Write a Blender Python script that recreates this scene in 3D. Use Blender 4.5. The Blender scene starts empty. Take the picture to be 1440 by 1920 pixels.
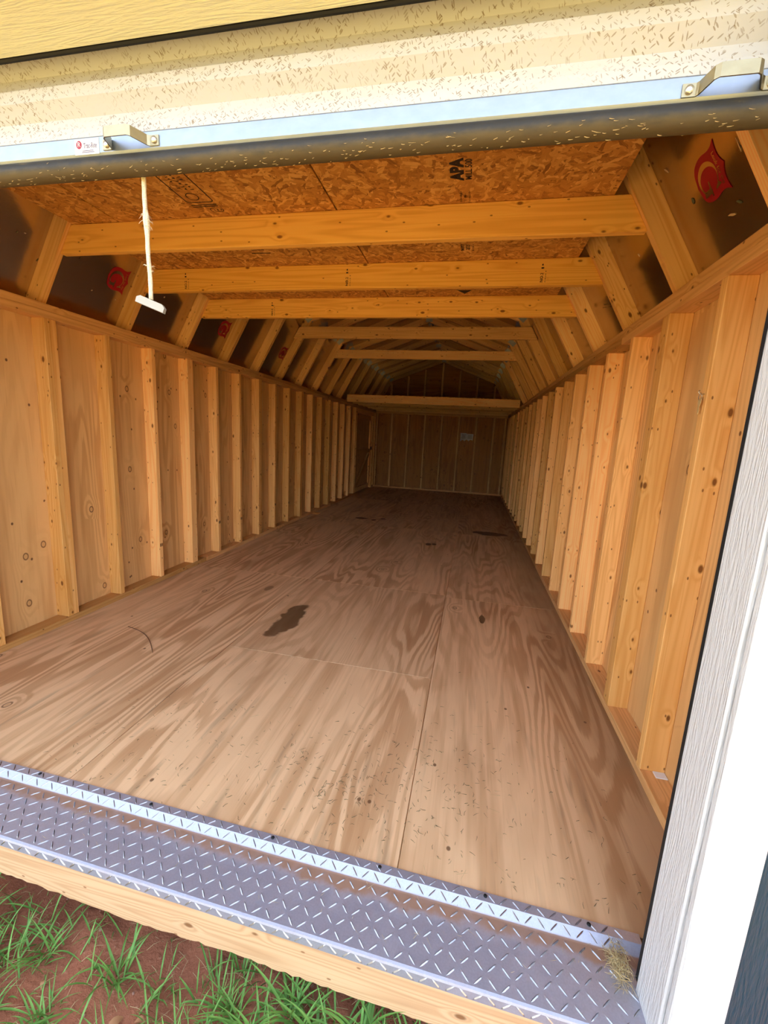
import bpy, bmesh, math, random
from mathutils import Vector, Matrix
R = math.radians
rnd = random.Random(7)
scene = bpy.context.scene
C = scene.collection

# ------------------------------------------------------------------ camera
right = Vector((0.97747877, 0.20467408, 0.0514177))
up = Vector((-0.08567755, 0.16222369, 0.98302738))
fwd = Vector((-0.19285906, 0.96529373, -0.17610619))
cam = bpy.data.objects.new('camera', bpy.data.cameras.new('camera'))
C.objects.link(cam)
cam.data.sensor_fit = 'HORIZONTAL'
cam.data.sensor_width = 36.0
cam.data.lens = 790.626 * 36.0 / 1440.0
cam.data.clip_start = 0.02
cam.matrix_world = Matrix((
    (right.x, up.x, -fwd.x, 0.0),
    (right.y, up.y, -fwd.y, 0.0),
    (right.z, up.z, -fwd.z, 1.25746),
    (0, 0, 0, 1)))
scene.camera = cam

# ------------------------------------------------------------------ sky, sun, exposure
SUN_EL, SUN_AZ = 58.0, 12.0          # the sun stands high behind the shed: its front is in open shade
world = bpy.data.worlds.new('world'); scene.world = world
world.use_nodes = True
wn = world.node_tree.nodes; wl = world.node_tree.links
sky = wn.new('ShaderNodeTexSky'); sky.sky_type = 'NISHITA'
sky.sun_disc = False; sky.sun_elevation = R(SUN_EL); sky.sun_rotation = R(SUN_AZ)
sky.air_density = 1.0; sky.dust_density = 1.5; sky.ozone_density = 1.0
hs = wn.new('ShaderNodeHueSaturation'); hs.inputs['Saturation'].default_value = 0.55
wl.new(sky.outputs[0], hs.inputs['Color']); wl.new(hs.outputs[0], wn['Background'].inputs[0])
wn['Background'].inputs[1].default_value = 0.74
sun = bpy.data.objects.new('sun', bpy.data.lights.new('sun', 'SUN')); C.objects.link(sun)
sun.data.energy = 10.5; sun.data.angle = R(0.53); sun.data.color = (1.0, 0.95, 0.87)
sd = Vector((math.sin(R(SUN_AZ)) * math.cos(R(SUN_EL)), math.cos(R(SUN_AZ)) * math.cos(R(SUN_EL)), math.sin(R(SUN_EL))))
sun.rotation_euler = sd.to_track_quat('Z', 'Y').to_euler()
sun.location = (2, 6, 9)
scene.view_settings.view_transform = 'Standard'
scene.view_settings.look = 'None'
scene.view_settings.gamma = 1.0
scene.view_settings.use_curve_mapping = False
scene.view_settings.exposure = 0.50
try:
    scene.cycles.max_bounces = 9
    scene.cycles.diffuse_bounces = 4
    scene.cycles.glossy_bounces = 4
    scene.cycles.sample_clamp_indirect = 8.0
    scene.cycles.use_denoising = True
    scene.cycles.adaptive_threshold = 0.09
    scene.cycles.adaptive_min_samples = 14
    scene.cycles.use_light_tree = False
except Exception:
    pass

# ------------------------------------------------------------------ scene helpers
W = {}
def put(name, data, parent=None, world=None, mat=None, **props):
    o = bpy.data.objects.new(name, data)
    C.objects.link(o)
    w = world if world is not None else Matrix.Identity(4)
    W[o.name] = w
    if parent is not None:
        o.parent = parent
        o.matrix_basis = W[parent.name].inverted() @ w
    else:
        o.matrix_basis = w
    if mat is not None and data is not None and len(data.materials) == 0:
        data.materials.append(mat)
    for k, v in props.items():
        o[k] = v
    return o
def T(x, y, z): return Matrix.Translation((x, y, z))
def frame(loc, dx, dy):
    """world matrix with local X along dx and local Y near dy"""
    x = Vector(dx).normalized(); y = Vector(dy); y = (y - x * y.dot(x)).normalized(); z = x.cross(y)
    return Matrix(((x.x, y.x, z.x, loc[0]), (x.y, y.y, z.y, loc[1]), (x.z, y.z, z.z, loc[2]), (0, 0, 0, 1)))
def mesh(name, verts, faces, smooth=False):
    me = bpy.data.meshes.new(name)
    me.from_pydata([tuple(v) for v in verts], [], faces)
    me.validate(); me.update()
    if smooth:
        for p in me.polygons: p.use_smooth = True
    return me
def bm_mesh(name, bm, smooth=False):
    me = bpy.data.meshes.new(name)
    bmesh.ops.recalc_face_normals(bm, faces=bm.faces)
    bm.to_mesh(me); bm.free()
    if smooth:
        for p in me.polygons: p.use_smooth = True
    return me
_cache = {}
def box_mesh(size, mat, bevel=0.0025, key=None):
    k = (tuple(round(s, 4) for s in size), mat.name if mat else None, bevel, key)
    if k in _cache: return _cache[k]
    bm = bmesh.new()
    bmesh.ops.create_cube(bm, size=1.0)
    for v in bm.verts: v.co = Vector((v.co.x * size[0], v.co.y * size[1], v.co.z * size[2]))
    if bevel > 0:
        bmesh.ops.bevel(bm, geom=list(bm.edges), offset=min(bevel, min(size) * 0.4), segments=1, affect='EDGES')
    me = bm_mesh('board', bm)
    if mat: me.materials.append(mat)
    _cache[k] = me
    return me
def box(name, lo, hi, mat, parent=None, bevel=0.002, along=None, **props):
    """axis-aligned box from corner lo to corner hi; local X runs along its longest side or 'along'"""
    s = [hi[i] - lo[i] for i in range(3)]; c = [(hi[i] + lo[i]) / 2 for i in range(3)]
    a = along if along is not None else max(range(3), key=lambda i: s[i])
    rest = [i for i in range(3) if i != a]
    b = rest[0] if s[rest[0]] >= s[rest[1]] else rest[1]
    t = rest[1] if b == rest[0] else rest[0]
    dx = [0, 0, 0]; dx[a] = 1; dy = [0, 0, 0]; dy[b] = 1
    return put(name, box_mesh((s[a], s[b], s[t]), mat, bevel), parent, frame(c, dx, dy), **props)
def beam(name, p0, p1, width, wdir, thick, mat, parent=None, bevel=0.0025, **props):
    p0 = Vector(p0); p1 = Vector(p1); d = p1 - p0
    return put(name, box_mesh((d.length, width, thick), mat, bevel), parent, frame((p0 + p1) / 2, d, wdir), **props)
def prism(name, outline, h, smooth=False):
    """outline in local XY extruded from z=0 to z=h"""
    bm = bmesh.new()
    vs = [bm.verts.new((x, y, 0)) for x, y in outline]
    f = bm.faces.new(vs)
    r = bmesh.ops.extrude_face_region(bm, geom=[f])
    for v in r['geom']:
        if isinstance(v, bmesh.types.BMVert): v.co.z += h
    bmesh.ops.triangulate(bm, faces=[x for x in bm.faces if len(x.verts) > 4])
    return bm_mesh(name, bm, smooth)
def sweep(name, profile, x0, x1, n=1, closed=False, smooth=False):
    """profile of (y, z) points swept along X"""
    vs = []; fs = []; m = len(profile)
    for i in range(n + 1):
        x = x0 + (x1 - x0) * i / n
        vs += [(x, p[0], p[1]) for p in profile]
    for i in range(n):
        for j in range(m if closed else m - 1):
            a = i * m + j; b = i * m + (j + 1) % m
            fs.append((a, b, b + m, a + m))
    if closed:
        fs.append(tuple(range(m))); fs.append(tuple(n * m + j for j in reversed(range(m))))
    me = mesh(name, vs, fs, smooth)
    return me
def tube(name, pts, r, seg=8, caps=True):
    pts = [Vector(p) for p in pts]; vs = []; fs = []
    rr = r if isinstance(r, (list, tuple)) else [r] * len(pts)
    for i, p in enumerate(pts):
        d = (pts[min(i + 1, len(pts) - 1)] - pts[max(i - 1, 0)]).normalized()
        a = d.orthogonal().normalized() if abs(d.z) > 0.9 else d.cross(Vector((0, 0, 1))).normalized()
        b = d.cross(a)
        for k in range(seg):
            t = 2 * math.pi * k / seg
            vs.append(p + (a * math.cos(t) + b * math.sin(t)) * rr[i])
    for i in range(len(pts) - 1):
        for k in range(seg):
            fs.append((i * seg + k, i * seg + (k + 1) % seg, (i + 1) * seg + (k + 1) % seg, (i + 1) * seg + k))
    if caps:
        fs.append(tuple(reversed(range(seg)))); fs.append(tuple((len(pts) - 1) * seg + k for k in range(seg)))
    return mesh(name, vs, fs, True)
def text_mesh(body, size, extrude=0.0002, bold=0.0):
    cu = bpy.data.curves.new('t', 'FONT'); cu.body = body; cu.size = size; cu.extrude = extrude; cu.offset = bold
    cu.align_x = 'CENTER'; cu.align_y = 'CENTER'; cu.resolution_u = 3
    ob = bpy.data.objects.new('t', cu); C.objects.link(ob)
    dg = bpy.context.evaluated_depsgraph_get()
    me = bpy.data.meshes.new_from_object(ob.evaluated_get(dg))
    bpy.data.objects.remove(ob); bpy.data.curves.remove(cu)
    me.name = 'lettering'
    return me

# ------------------------------------------------------------------ materials
class NT:
    def __init__(self, name):
        self.m = bpy.data.materials.new(name); self.m.use_nodes = True
        self.t = self.m.node_tree; self.n = self.t.nodes; self.l = self.t.links
        self.b = self.n['Principled BSDF']
    def node(self, typ, ins=None, **attrs):
        nd = self.n.new(typ)
        for k, v in attrs.items(): setattr(nd, k, v)
        for k, v in (ins or {}).items(): self.set(nd.inputs[k], v)
        return nd
    def set(self, sock, v):
        if isinstance(v, bpy.types.NodeSocket): self.l.new(v, sock)
        elif hasattr(v, 'outputs'): self.l.new(v.outputs[0], sock)
        else:
            if isinstance(v, (tuple, list)) and len(v) == 3 and sock.type == 'RGBA': v = (*v, 1)
            sock.default_value = v
    def math(self, op, a, b=None, c=None, clamp=False):
        nd = self.n.new('ShaderNodeMath'); nd.operation = op; nd.use_clamp = clamp
        for i, v in enumerate((a, b, c)):
            if v is not None: self.set(nd.inputs[i], v)
        return nd.outputs[0]
    def vmath(self, op, a, b=None):
        nd = self.n.new('ShaderNodeVectorMath'); nd.operation = op
        self.set(nd.inputs[0], a)
        if b is not None: self.set(nd.inputs[1], b)
        return nd.outputs[1] if op in ('LENGTH', 'DISTANCE', 'DOT_PRODUCT') else nd.outputs[0]
    def mix(self, f, a, b, mode='MIX'):
        nd = self.n.new('ShaderNodeMix'); nd.data_type = 'RGBA'; nd.blend_type = mode; nd.clamp_factor = True
        self.set(nd.inputs[0], f); self.set(nd.inputs[6], a); self.set(nd.inputs[7], b)
        return nd.outputs[2]
    def ramp(self, v, lo, hi):
        nd = self.n.new('ShaderNodeMapRange'); nd.interpolation_type = 'SMOOTHSTEP'
        self.set(nd.inputs[0], v); nd.inputs[1].default_value = lo; nd.inputs[2].default_value = hi
        return nd.outputs[0]
    def noise(self, vec, scale=1.0, detail=2.0, rough=0.5, dist=0.0):
        nd = self.n.new('ShaderNodeTexNoise')
        self.set(nd.inputs['Vector'], vec); nd.inputs['Scale'].default_value = scale
        nd.inputs['Detail'].default_value = detail; nd.inputs['Roughness'].default_value = rough
        nd.inputs['Distortion'].default_value = dist
        return nd.outputs[0]
    def voronoi(self, vec, scale=1.0, randomness=1.0, feature='F1'):
        nd = self.n.new('ShaderNodeTexVoronoi'); nd.feature = feature; nd.voronoi_dimensions = '2D'
        self.set(nd.inputs['Vector'], vec); nd.inputs['Scale'].default_value = scale
        nd.inputs['Randomness'].default_value = randomness
        return nd
    def coords(self, spread=(41.0, 17.0, 23.0)):
        tc = self.n.new('ShaderNodeTexCoord')
        oi = self.n.new('ShaderNodeObjectInfo')
        self.rand = oi.outputs['Random']
        self.raw = tc.outputs['Object']
        off = self.n.new('ShaderNodeCombineXYZ')
        for i in range(3): self.l.new(self.math('MULTIPLY', self.rand, spread[i]), off.inputs[i])
        return self.vmath('ADD', tc.outputs['Object'], off.outputs[0])
    def sep(self, v):
        nd = self.n.new('ShaderNodeSeparateXYZ'); self.set(nd.inputs[0], v); return nd.outputs
    def comb(self, x, y, z):
        nd = self.n.new('ShaderNodeCombineXYZ')
        for i, v in enumerate((x, y, z)): self.set(nd.inputs[i], v)
        return nd.outputs[0]
    def bump(self, h, strength=0.3, dist=0.002):
        nd = self.n.new('ShaderNodeBump'); nd.inputs['Strength'].default_value = strength
        nd.inputs['Distance'].default_value = dist; self.set(nd.inputs['Height'], h)
        self.l.new(nd.outputs[0], self.b.inputs['Normal'])
    def out(self, color, rough=0.6, metal=0.0, spec=0.3):
        self.set(self.b.inputs['Base Color'], color); self.set(self.b.inputs['Roughness'], rough)
        self.b.inputs['Metallic'].default_value = metal
        self.b.inputs['Specular IOR Level'].default_value = spec
        return self.m

def plain(name, col, rough=0.6, metal=0.0, spec=0.3):
    return NT(name).out(col, rough, metal, spec)

def lumber(name, early, late, knot, ring=70.0, knots=0.55, rough=0.6, var=0.22, greyed=0.0):
    """sawn board; local X is the grain"""
    t = NT(name); p = t.coords()
    ps_ = t.sep(p)
    kv = t.voronoi(t.comb(t.math('MULTIPLY', ps_[0], 5.5), t.math('MULTIPLY_ADD', ps_[1], 10.5, t.math('MULTIPLY', ps_[2], 7.0)), 0.0), 1.0, 0.95)
    kd = kv.outputs['Distance']; ks = t.sep(kv.outputs['Color'])
    size = t.math('MULTIPLY_ADD', t.math('MULTIPLY', ks[1], ks[1]), 0.055, 0.03)
    some = t.math('LESS_THAN', ks[0], knots)
    # the grain flows round the knots
    pull = t.math('MULTIPLY', t.math('MULTIPLY', some, t.math('SUBTRACT', 1.0, t.ramp(kd, 0.0, 0.35))), 0.10)
    n1 = t.noise(t.vmath('MULTIPLY', p, (0.45, 13.0, 13.0)), 1.0, 1.0, 0.45)
    g = t.math('MULTIPLY', t.math('ADD', n1, pull), ring)
    wv = t.math('MULTIPLY_ADD', t.math('SINE', g), 0.5, 0.5)
    wv = t.math('POWER', wv, 1.8)
    fine = t.noise(t.vmath('MULTIPLY', p, (3.0, 150.0, 150.0)), 1.0, 1.0, 0.6)
    blot = t.noise(t.vmath('MULTIPLY', p, (1.5, 5.0, 5.0)), 1.0, 1.0)
    col = t.mix(t.math('MULTIPLY', wv, 0.48), early, late)
    col = t.mix(t.math('MULTIPLY', t.ramp(fine, 0.5, 0.8), 0.35), col, late)
    col = t.mix(t.math('MULTIPLY', t.ramp(blot, 0.55, 0.85), 0.3), col, late)
    ring_ = t.math('MULTIPLY', some, t.math('SUBTRACT', 1.0, t.ramp(t.math('SUBTRACT', kd, size), -0.005, 0.035)))
    core = t.math('MULTIPLY', some, t.math('SUBTRACT', 1.0, t.ramp(t.math('SUBTRACT', kd, size), -0.02, 0.004)))
    col = t.mix(t.math('MULTIPLY', ring_, 0.75), col, [c * 0.55 for c in late])
    col = t.mix(t.math('MULTIPLY', core, 0.78), col, knot)
    pv = t.voronoi(t.comb(t.math('MULTIPLY', ps_[0], 13.0), t.math('MULTIPLY_ADD', ps_[1], 26.0, t.math('MULTIPLY', ps_[2], 20.0)), 0.0), 1.0, 1.0)
    pin = t.math('MULTIPLY', t.math('LESS_THAN', t.sep(pv.outputs['Color'])[0], knots * 0.3), t.math('SUBTRACT', 1.0, t.ramp(pv.outputs['Distance'], 0.05, 0.10)))
    col = t.mix(t.math('MULTIPLY', pin, 0.8), col, knot)
    hsv = t.n.new('ShaderNodeHueSaturation')
    hsv.inputs['Hue'].default_value = 0.5
    t.set(hsv.inputs['Value'], t.math('MULTIPLY_ADD', t.rand, var * 2, 1.0 - var))
    t.set(hsv.inputs['Saturation'], t.math('MULTIPLY_ADD', t.rand, -0.08, 1.06 - greyed))
    t.set(hsv.inputs['Color'], col)
    t.bump(fine, 0.18, 0.0012)
    return t.out(hsv.outputs[0], rough)

def plywood(name, early, late, knot, stretch=(0.42, 5.0, 5.0), ring=78.0, strength=0.55, knots=0.3, dirt=None, extra=None, rough=0.6):
    """rotary-cut veneer: contour-like figure, local X is the grain"""
    t = NT(name); p = t.coords((9.0, 31.0, 13.0))
    kv = t.voronoi(t.vmath('MULTIPLY', p, (3.4, 4.6, 2.0)), 1.0, 1.0)
    ks = t.sep(kv.outputs['Color']); kd = kv.outputs['Distance']
    some = t.math('LESS_THAN', ks[0], knots)
    pull = t.math('MULTIPLY', t.math('MULTIPLY', some, t.math('SUBTRACT', 1.0, t.ramp(kd, 0.0, 0.4))), 0.13)
    n1 = t.noise(t.vmath('MULTIPLY', p, stretch), 1.0, 2.0, 0.42, 0.25)
    g = t.math('MULTIPLY', t.math('ADD', n1, pull), ring)
    wv = t.math('MULTIPLY_ADD', t.math('SINE', g), 0.5, 0.5)
    fibre = t.noise(t.vmath('MULTIPLY', p, (5.0, 130.0, 130.0)), 1.0, 1.0, 0.6)
    wv = t.math('ADD', wv, t.math('MULTIPLY_ADD', fibre, 0.9, -0.45))
    wv = t.ramp(wv, 0.25, 0.85)
    big = t.noise(t.vmath('MULTIPLY', p, (0.8, 2.0, 2.0)), 1.0, 2.0)
    amp = t.math('MULTIPLY_ADD', t.ramp(big, 0.36, 0.66), strength, 0.10)
    col = t.mix(t.math('MULTIPLY', wv, amp), early, late)
    streak = t.noise(t.vmath('MULTIPLY', p, (0.9, 13.0, 13.0)), 1.0, 2.0, 0.6)
    col = t.mix(t.math('MULTIPLY', t.ramp(streak, 0.48, 0.66), 0.42), col, late)
    col = t.mix(t.math('MULTIPLY', t.ramp(fibre, 0.55, 0.85), 0.3), col, late)
    edge = t.math('MULTIPLY', some, t.math('SUBTRACT', 1.0, t.ramp(t.math('ABSOLUTE', t.math('SUBTRACT', kd, 0.062)), 0.0, 0.026)))
    core = t.math('MULTIPLY', some, t.math('SUBTRACT', 1.0, t.ramp(kd, 0.02, 0.055)))
    col = t.mix(t.math('MULTIPLY', core, 0.45), col, late)
    col = t.mix(t.math('MULTIPLY', edge, 0.85), col, knot)
    # small pin knots
    pv = t.voronoi(t.vmath('MULTIPLY', p, (9.0, 11.0, 3.0)), 1.0, 1.0)
    ps = t.sep(pv.outputs['Color'])
    pin = t.math('MULTIPLY', t.math('LESS_THAN', ps[0], knots * 0.5), t.math('SUBTRACT', 1.0, t.ramp(pv.outputs['Distance'], 0.05, 0.09)))
    col = t.mix(t.math('MULTIPLY', pin, 0.85), col, knot)
    hsv = t.n.new('ShaderNodeHueSaturation')
    t.set(hsv.inputs['Value'], t.math('MULTIPLY_ADD', t.rand, 0.2, 0.9)); t.set(hsv.inputs['Color'], col)
    col = hsv.outputs[0]
    if extra: col = extra(t, col, p)
    t.bump(fibre, 0.15, 0.001)
    return t.out(col, rough)

PINE = lumber('pine_lumber', (0.93, 0.525, 0.195), (0.72, 0.315, 0.075), (0.17, 0.05, 0.012))
TIE = lumber('pine_tie_beam', (0.90, 0.48, 0.10), (0.68, 0.28, 0.035), (0.20, 0.055, 0.01), ring=60.0, knots=0.42)
PLATE = lumber('plate_lumber', (0.68, 0.37, 0.14), (0.48, 0.22, 0.06), (0.14, 0.045, 0.012), knots=0.4)
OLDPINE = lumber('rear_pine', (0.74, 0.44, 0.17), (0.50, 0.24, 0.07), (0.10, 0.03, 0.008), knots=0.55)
SILL = lumber('treated_sill_board', (0.66, 0.415, 0.225), (0.40, 0.21, 0.09), (0.22, 0.09, 0.03), ring=85.0, knots=0.25, var=0.05)
SHEATH = plywood('wall_plywood', (0.78, 0.46, 0.185), (0.54, 0.26, 0.08), (0.10, 0.03, 0.01), knots=0.30)
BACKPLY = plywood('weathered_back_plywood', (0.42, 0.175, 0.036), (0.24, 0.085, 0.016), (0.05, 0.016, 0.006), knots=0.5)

def floor_extra(t, col, p):
    geo = t.n.new('ShaderNodeNewGeometry'); w = geo.outputs['Position']
    warp = t.noise(t.vmath('MULTIPLY', w, (5.0, 5.0, 0.0)), 1.0, 3.0, 0.6)
    ws = t.sep(w)
    # oil stains, each with its own outline
    for (x, y, rx, ry, k) in ((-1.12, 2.53, 0.085, 0.27, 0.85), (0.33, 5.92, 0.23, 0.13, 0.92), (-0.43, 4.97, 0.045, 0.06, 0.95), (-0.36, 5.0, 0.03, 0.05, 0.95),
                              (-1.58, 6.2, 0.09, 0.07, 0.92), (-1.38, 6.15, 0.04, 0.05, 0.9), (-1.27, 6.3, 0.04, 0.05, 0.9), (0.17, 2.95, 0.022, 0.085, 0.85), (-1.52, 3.01, 0.03, 0.06, 0.5)):
        dx = t.math('DIVIDE', t.math('SUBTRACT', ws[0], x), rx); dy = t.math('DIVIDE', t.math('SUBTRACT', ws[1], y), ry)
        d = t.math('SQRT', t.math('ADD', t.math('MULTIPLY', dx, dx), t.math('MULTIPLY', dy, dy)))
        d = t.math('ADD', d, t.math('MULTIPLY_ADD', warp, 1.6, -0.8))
        col = t.mix(t.math('MULTIPLY', t.math('SUBTRACT', 1.0, t.ramp(d, 0.85, 1.05)), k), col, (0.10, 0.042, 0.012))
    # scuffed soil trodden in, worked into the veneer
    sm = t.noise(t.vmath('MULTIPLY', w, (2.2, 0.9, 0.0)), 1.0, 4.0, 0.6)
    col = t.mix(t.math('MULTIPLY', t.ramp(sm, 0.5, 0.75), 0.3), col, (0.30, 0.155, 0.07))
    edge = t.math('MULTIPLY', t.ramp(t.math('ADD', ws[0], t.math('MULTIPLY', sm, 0.35)), 0.45, 0.95), 0.55)  # separate darkening towards the right side of the floor
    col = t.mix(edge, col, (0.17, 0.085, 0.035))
    smear = t.noise(t.vmath('MULTIPLY', w, (14.0, 1.6, 0.0)), 1.0, 3.0, 0.6)
    near = t.math('SUBTRACT', 1.0, t.ramp(ws[1], 1.3, 2.6))
    col = t.mix(t.math('MULTIPLY', t.math('MULTIPLY', t.ramp(smear, 0.56, 0.72), near), 0.4), col, (0.20, 0.13, 0.07))
    return col
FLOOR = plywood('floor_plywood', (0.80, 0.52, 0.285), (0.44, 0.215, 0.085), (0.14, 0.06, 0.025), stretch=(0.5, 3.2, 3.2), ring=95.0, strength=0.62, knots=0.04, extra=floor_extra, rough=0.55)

def osb(name, tone=1.0):
    t = NT(name); p = t.coords((7.0, 5.0, 3.0)); cols = None; best = None
    warp = t.comb(t.math('MULTIPLY', t.noise(p, 26.0, 1.0), 1.6), t.math('MULTIPLY', t.noise(p, 34.0, 1.0), 2.2), 0.0)
    for i, ang in enumerate((8, 52, -40, 95)):
        mp = t.n.new('ShaderNodeMapping'); t.set(mp.inputs[0], p)
        mp.inputs['Rotation'].default_value = (0, 0, R(ang)); mp.inputs['Location'].default_value = (i * 3.1, i * 7.7, 0)
        q = t.vmath('MULTIPLY', mp.outputs[0], (16.0, 72.0, 0.0))
        q = t.vmath('ADD', q, warp)
        v = t.voronoi(q, 1.0, 1.0); s = t.sep(v.outputs['Color'])
        fib = t.noise(t.vmath('MULTIPLY', mp.outputs[0], (18.0, 420.0, 1.0)), 1.0, 2.0)
        tone_ = t.math('ADD', t.math('MULTIPLY', s[1], 0.85), t.math('MULTIPLY_ADD', fib, 0.5, -0.18))
        if best is None: best, cols = s[0], tone_
        else:
            gt = t.math('GREATER_THAN', s[0], best)
            mx = t.n.new('ShaderNodeMix'); t.set(mx.inputs[0], gt); t.set(mx.inputs[2], cols); t.set(mx.inputs[3], tone_)
            cols = mx.outputs[0]; best = t.math('MAXIMUM', best, s[0])
    r = t.n.new('ShaderNodeValToRGB'); t.set(r.inputs[0], cols)
    e = r.color_ramp.elements
    e[0].position = 0.0; e[0].color = (0.24 * tone, 0.08 * tone, 0.014 * tone, 1)
    e[1].position = 1.0; e[1].color = (0.86 * tone, 0.47 * tone, 0.13 * tone, 1)
    a = e.new(0.3); a.color = (0.50 * tone, 0.205 * tone, 0.036 * tone, 1)
    b = e.new(0.65); b.color = (0.62 * tone, 0.28 * tone, 0.055 * tone, 1)
    t.bump(t.noise(t.vmath('MULTIPLY', p, (40.0, 90.0, 40.0)), 1.0, 1.0), 0.25, 0.0015)
    return t.out(r.outputs[0], 0.55)
OSB = osb('osb_board')

def foil_mat():
    t = NT('radiant_foil'); p = t.coords((5, 3, 2))
    n = t.noise(t.vmath('MULTIPLY', p, (9.0, 9.0, 9.0)), 1.0, 3.0)
    fine = t.noise(t.vmath('MULTIPLY', p, (90.0, 90.0, 90.0)), 1.0, 2.0)
    col = t.mix(n, (0.52, 0.42, 0.33), (0.62, 0.52, 0.43))
    t.bump(t.math('ADD', t.math('MULTIPLY', n, 3.0), fine), 0.12, 0.0012)
    return t.out(col, 0.2, 1.0, 0.5)
FOIL = foil_mat()

def emboss(name, col, amount=0.8, dirt=0.0, rough=0.5):
    """painted board siding with pressed wood grain; local X is the grain"""
    t = NT(name); p = t.coords((5, 9, 3))
    n1 = t.noise(t.vmath('MULTIPLY', p, (2.2, 26.0, 26.0)), 1.0, 2.0, 0.5, 0.3)
    g = t.math('SINE', t.math('MULTIPLY', n1, 70.0))
    f = t.noise(t.vmath('MULTIPLY', p, (22.0, 210.0, 210.0)), 1.0, 2.0, 0.6)
    h = t.math('ADD', t.math('MULTIPLY', g, 0.45), t.ramp(f, 0.35, 0.7))
    c = col
    if dirt:
        d = t.noise(t.vmath('MULTIPLY', p, (9.0, 30.0, 30.0)), 1.0, 4.0, 0.65)
        c = t.mix(t.math('MULTIPLY', t.ramp(d, 0.62, 0.8), dirt), col, (0.45, 0.40, 0.30))
    t.bump(h, amount, 0.0018)
    return t.out(c, rough)
WHITE = emboss('white_trim_paint', (0.64, 0.645, 0.65), 0.4, 0.3)
HEADER_BOUNCE = emboss('header_bounce_yellow', (0.80, 0.79, 0.54), 0.4, 0.0)  # warm ground bounce on the header is painted into this yellow base
NAVY = emboss('navy_siding_paint', (0.007, 0.040, 0.066), 0.5, 0.0)

def curtain_mat():
    t = NT('door_curtain_paint')
    tc = t.n.new('ShaderNodeTexCoord'); p = tc.outputs['Object']
    col = (0.50, 0.505, 0.515)
    c = col
    haze = t.noise(t.vmath('MULTIPLY', p, (3.0, 20.0, 30.0)), 1.0, 4.0, 0.6)
    c = t.mix(t.math('MULTIPLY', t.ramp(haze, 0.4, 0.75), 0.16), c, (0.46, 0.40, 0.26))
    # dried grass flecks thrown up by a mower, stuck to the paint
    for ang, loc, lim in ((35, 0.0, 0.2), (-30, 3.3, 0.2), (75, 6.1, 0.16)):
        mp = t.n.new('ShaderNodeMapping'); t.set(mp.inputs[0], t.comb(t.sep(p)[0], t.sep(p)[2], 0.0))
        mp.inputs['Rotation'].default_value = (0, 0, R(ang)); mp.inputs['Location'].default_value = (loc, loc * 2, 0)
        v = t.voronoi(t.vmath('MULTIPLY', mp.outputs[0], (75.0, 330.0, 0.0)), 1.0, 1.0)
        s = t.sep(v.outputs['Color'])
        spot = t.math('MULTIPLY', t.math('LESS_THAN', v.outputs['Distance'], t.math('MULTIPLY_ADD', s[1], 0.2, 0.16)), t.math('LESS_THAN', s[0], lim))
        dens = t.ramp(t.noise(t.vmath('MULTIPLY', p, (5.0, 1.0, 16.0)), 1.0, 3.0), 0.30, 0.55)
        c = t.mix(t.math('MULTIPLY', t.math('MULTIPLY', spot, dens), 0.62), c, (0.17, 0.105, 0.04))
    return t.out(c, 0.45)
CURTAIN = curtain_mat()

def galv(name, a, b, rough, scale=60.0):
    t = NT(name); p = t.coords((3, 3, 3))
    n = t.noise(t.vmath('MULTIPLY', p, (0.6, 1.0, 1.0)), scale, 3.0)
    sc = t.noise(t.vmath('MULTIPLY', p, (220.0, 40.0, 10.0)), 1.0, 2.0)
    col = t.mix(n, a, b)
    t.bump(sc, 0.08, 0.0006)
    return t.out(col, rough, 1.0, 0.5)
GALV = galv('galvanised_bar', (0.33, 0.38, 0.46), (0.42, 0.47, 0.55), 0.45)
PLATEM = None
def tread_mat():
    t = NT('tread_plate_steel')
    tc = t.n.new('ShaderNodeTexCoord'); p = tc.outputs['Object']; s = t.sep(p)
    n = t.noise(p, 14.0, 4.0, 0.6); f = t.noise(t.vmath('MULTIPLY', p, (7.0, 7.0, 7.0)), 30.0, 3.0, 0.6)
    steel = t.mix(f, (0.40, 0.42, 0.52), (0.56, 0.58, 0.68))
    # red soil washed along the inner half of the tread
    band = t.math('MULTIPLY', t.ramp(t.math('ADD', s[1], t.math('MULTIPLY_ADD', n, 0.06, -0.03)), 0.938, 0.978), t.math('SUBTRACT', 1.0, t.ramp(s[1], 0.998, 1.004)))
    soil = t.math('MULTIPLY', band, t.math('MULTIPLY_ADD', n, 0.5, 0.72), clamp=True)
    film = t.math('MULTIPLY', t.math('MULTIPLY', t.ramp(n, 0.45, 0.75), t.math('SUBTRACT', 1.0, t.ramp(s[1], 0.998, 1.004))), 0.25)
    dirt = t.math('MAXIMUM', soil, film)
    col = t.mix(dirt, steel, (0.34, 0.19, 0.12))
    t.set(t.b.inputs['Metallic'], t.math('SUBTRACT', 0.62, t.math('MULTIPLY', dirt, 0.6)))
    m = t.out(col, t.math('MULTIPLY_ADD', dirt, 0.35, 0.42), 0.85, 0.5)
    t.l.new(t.math('SUBTRACT', 0.62, t.math('MULTIPLY', dirt, 0.6)), t.b.inputs['Metallic'])
    return m
TREAD = tread_mat()
LUG = galv('tread_lug_steel', (0.40, 0.41, 0.45), (0.52, 0.53, 0.57), 0.32)
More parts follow.
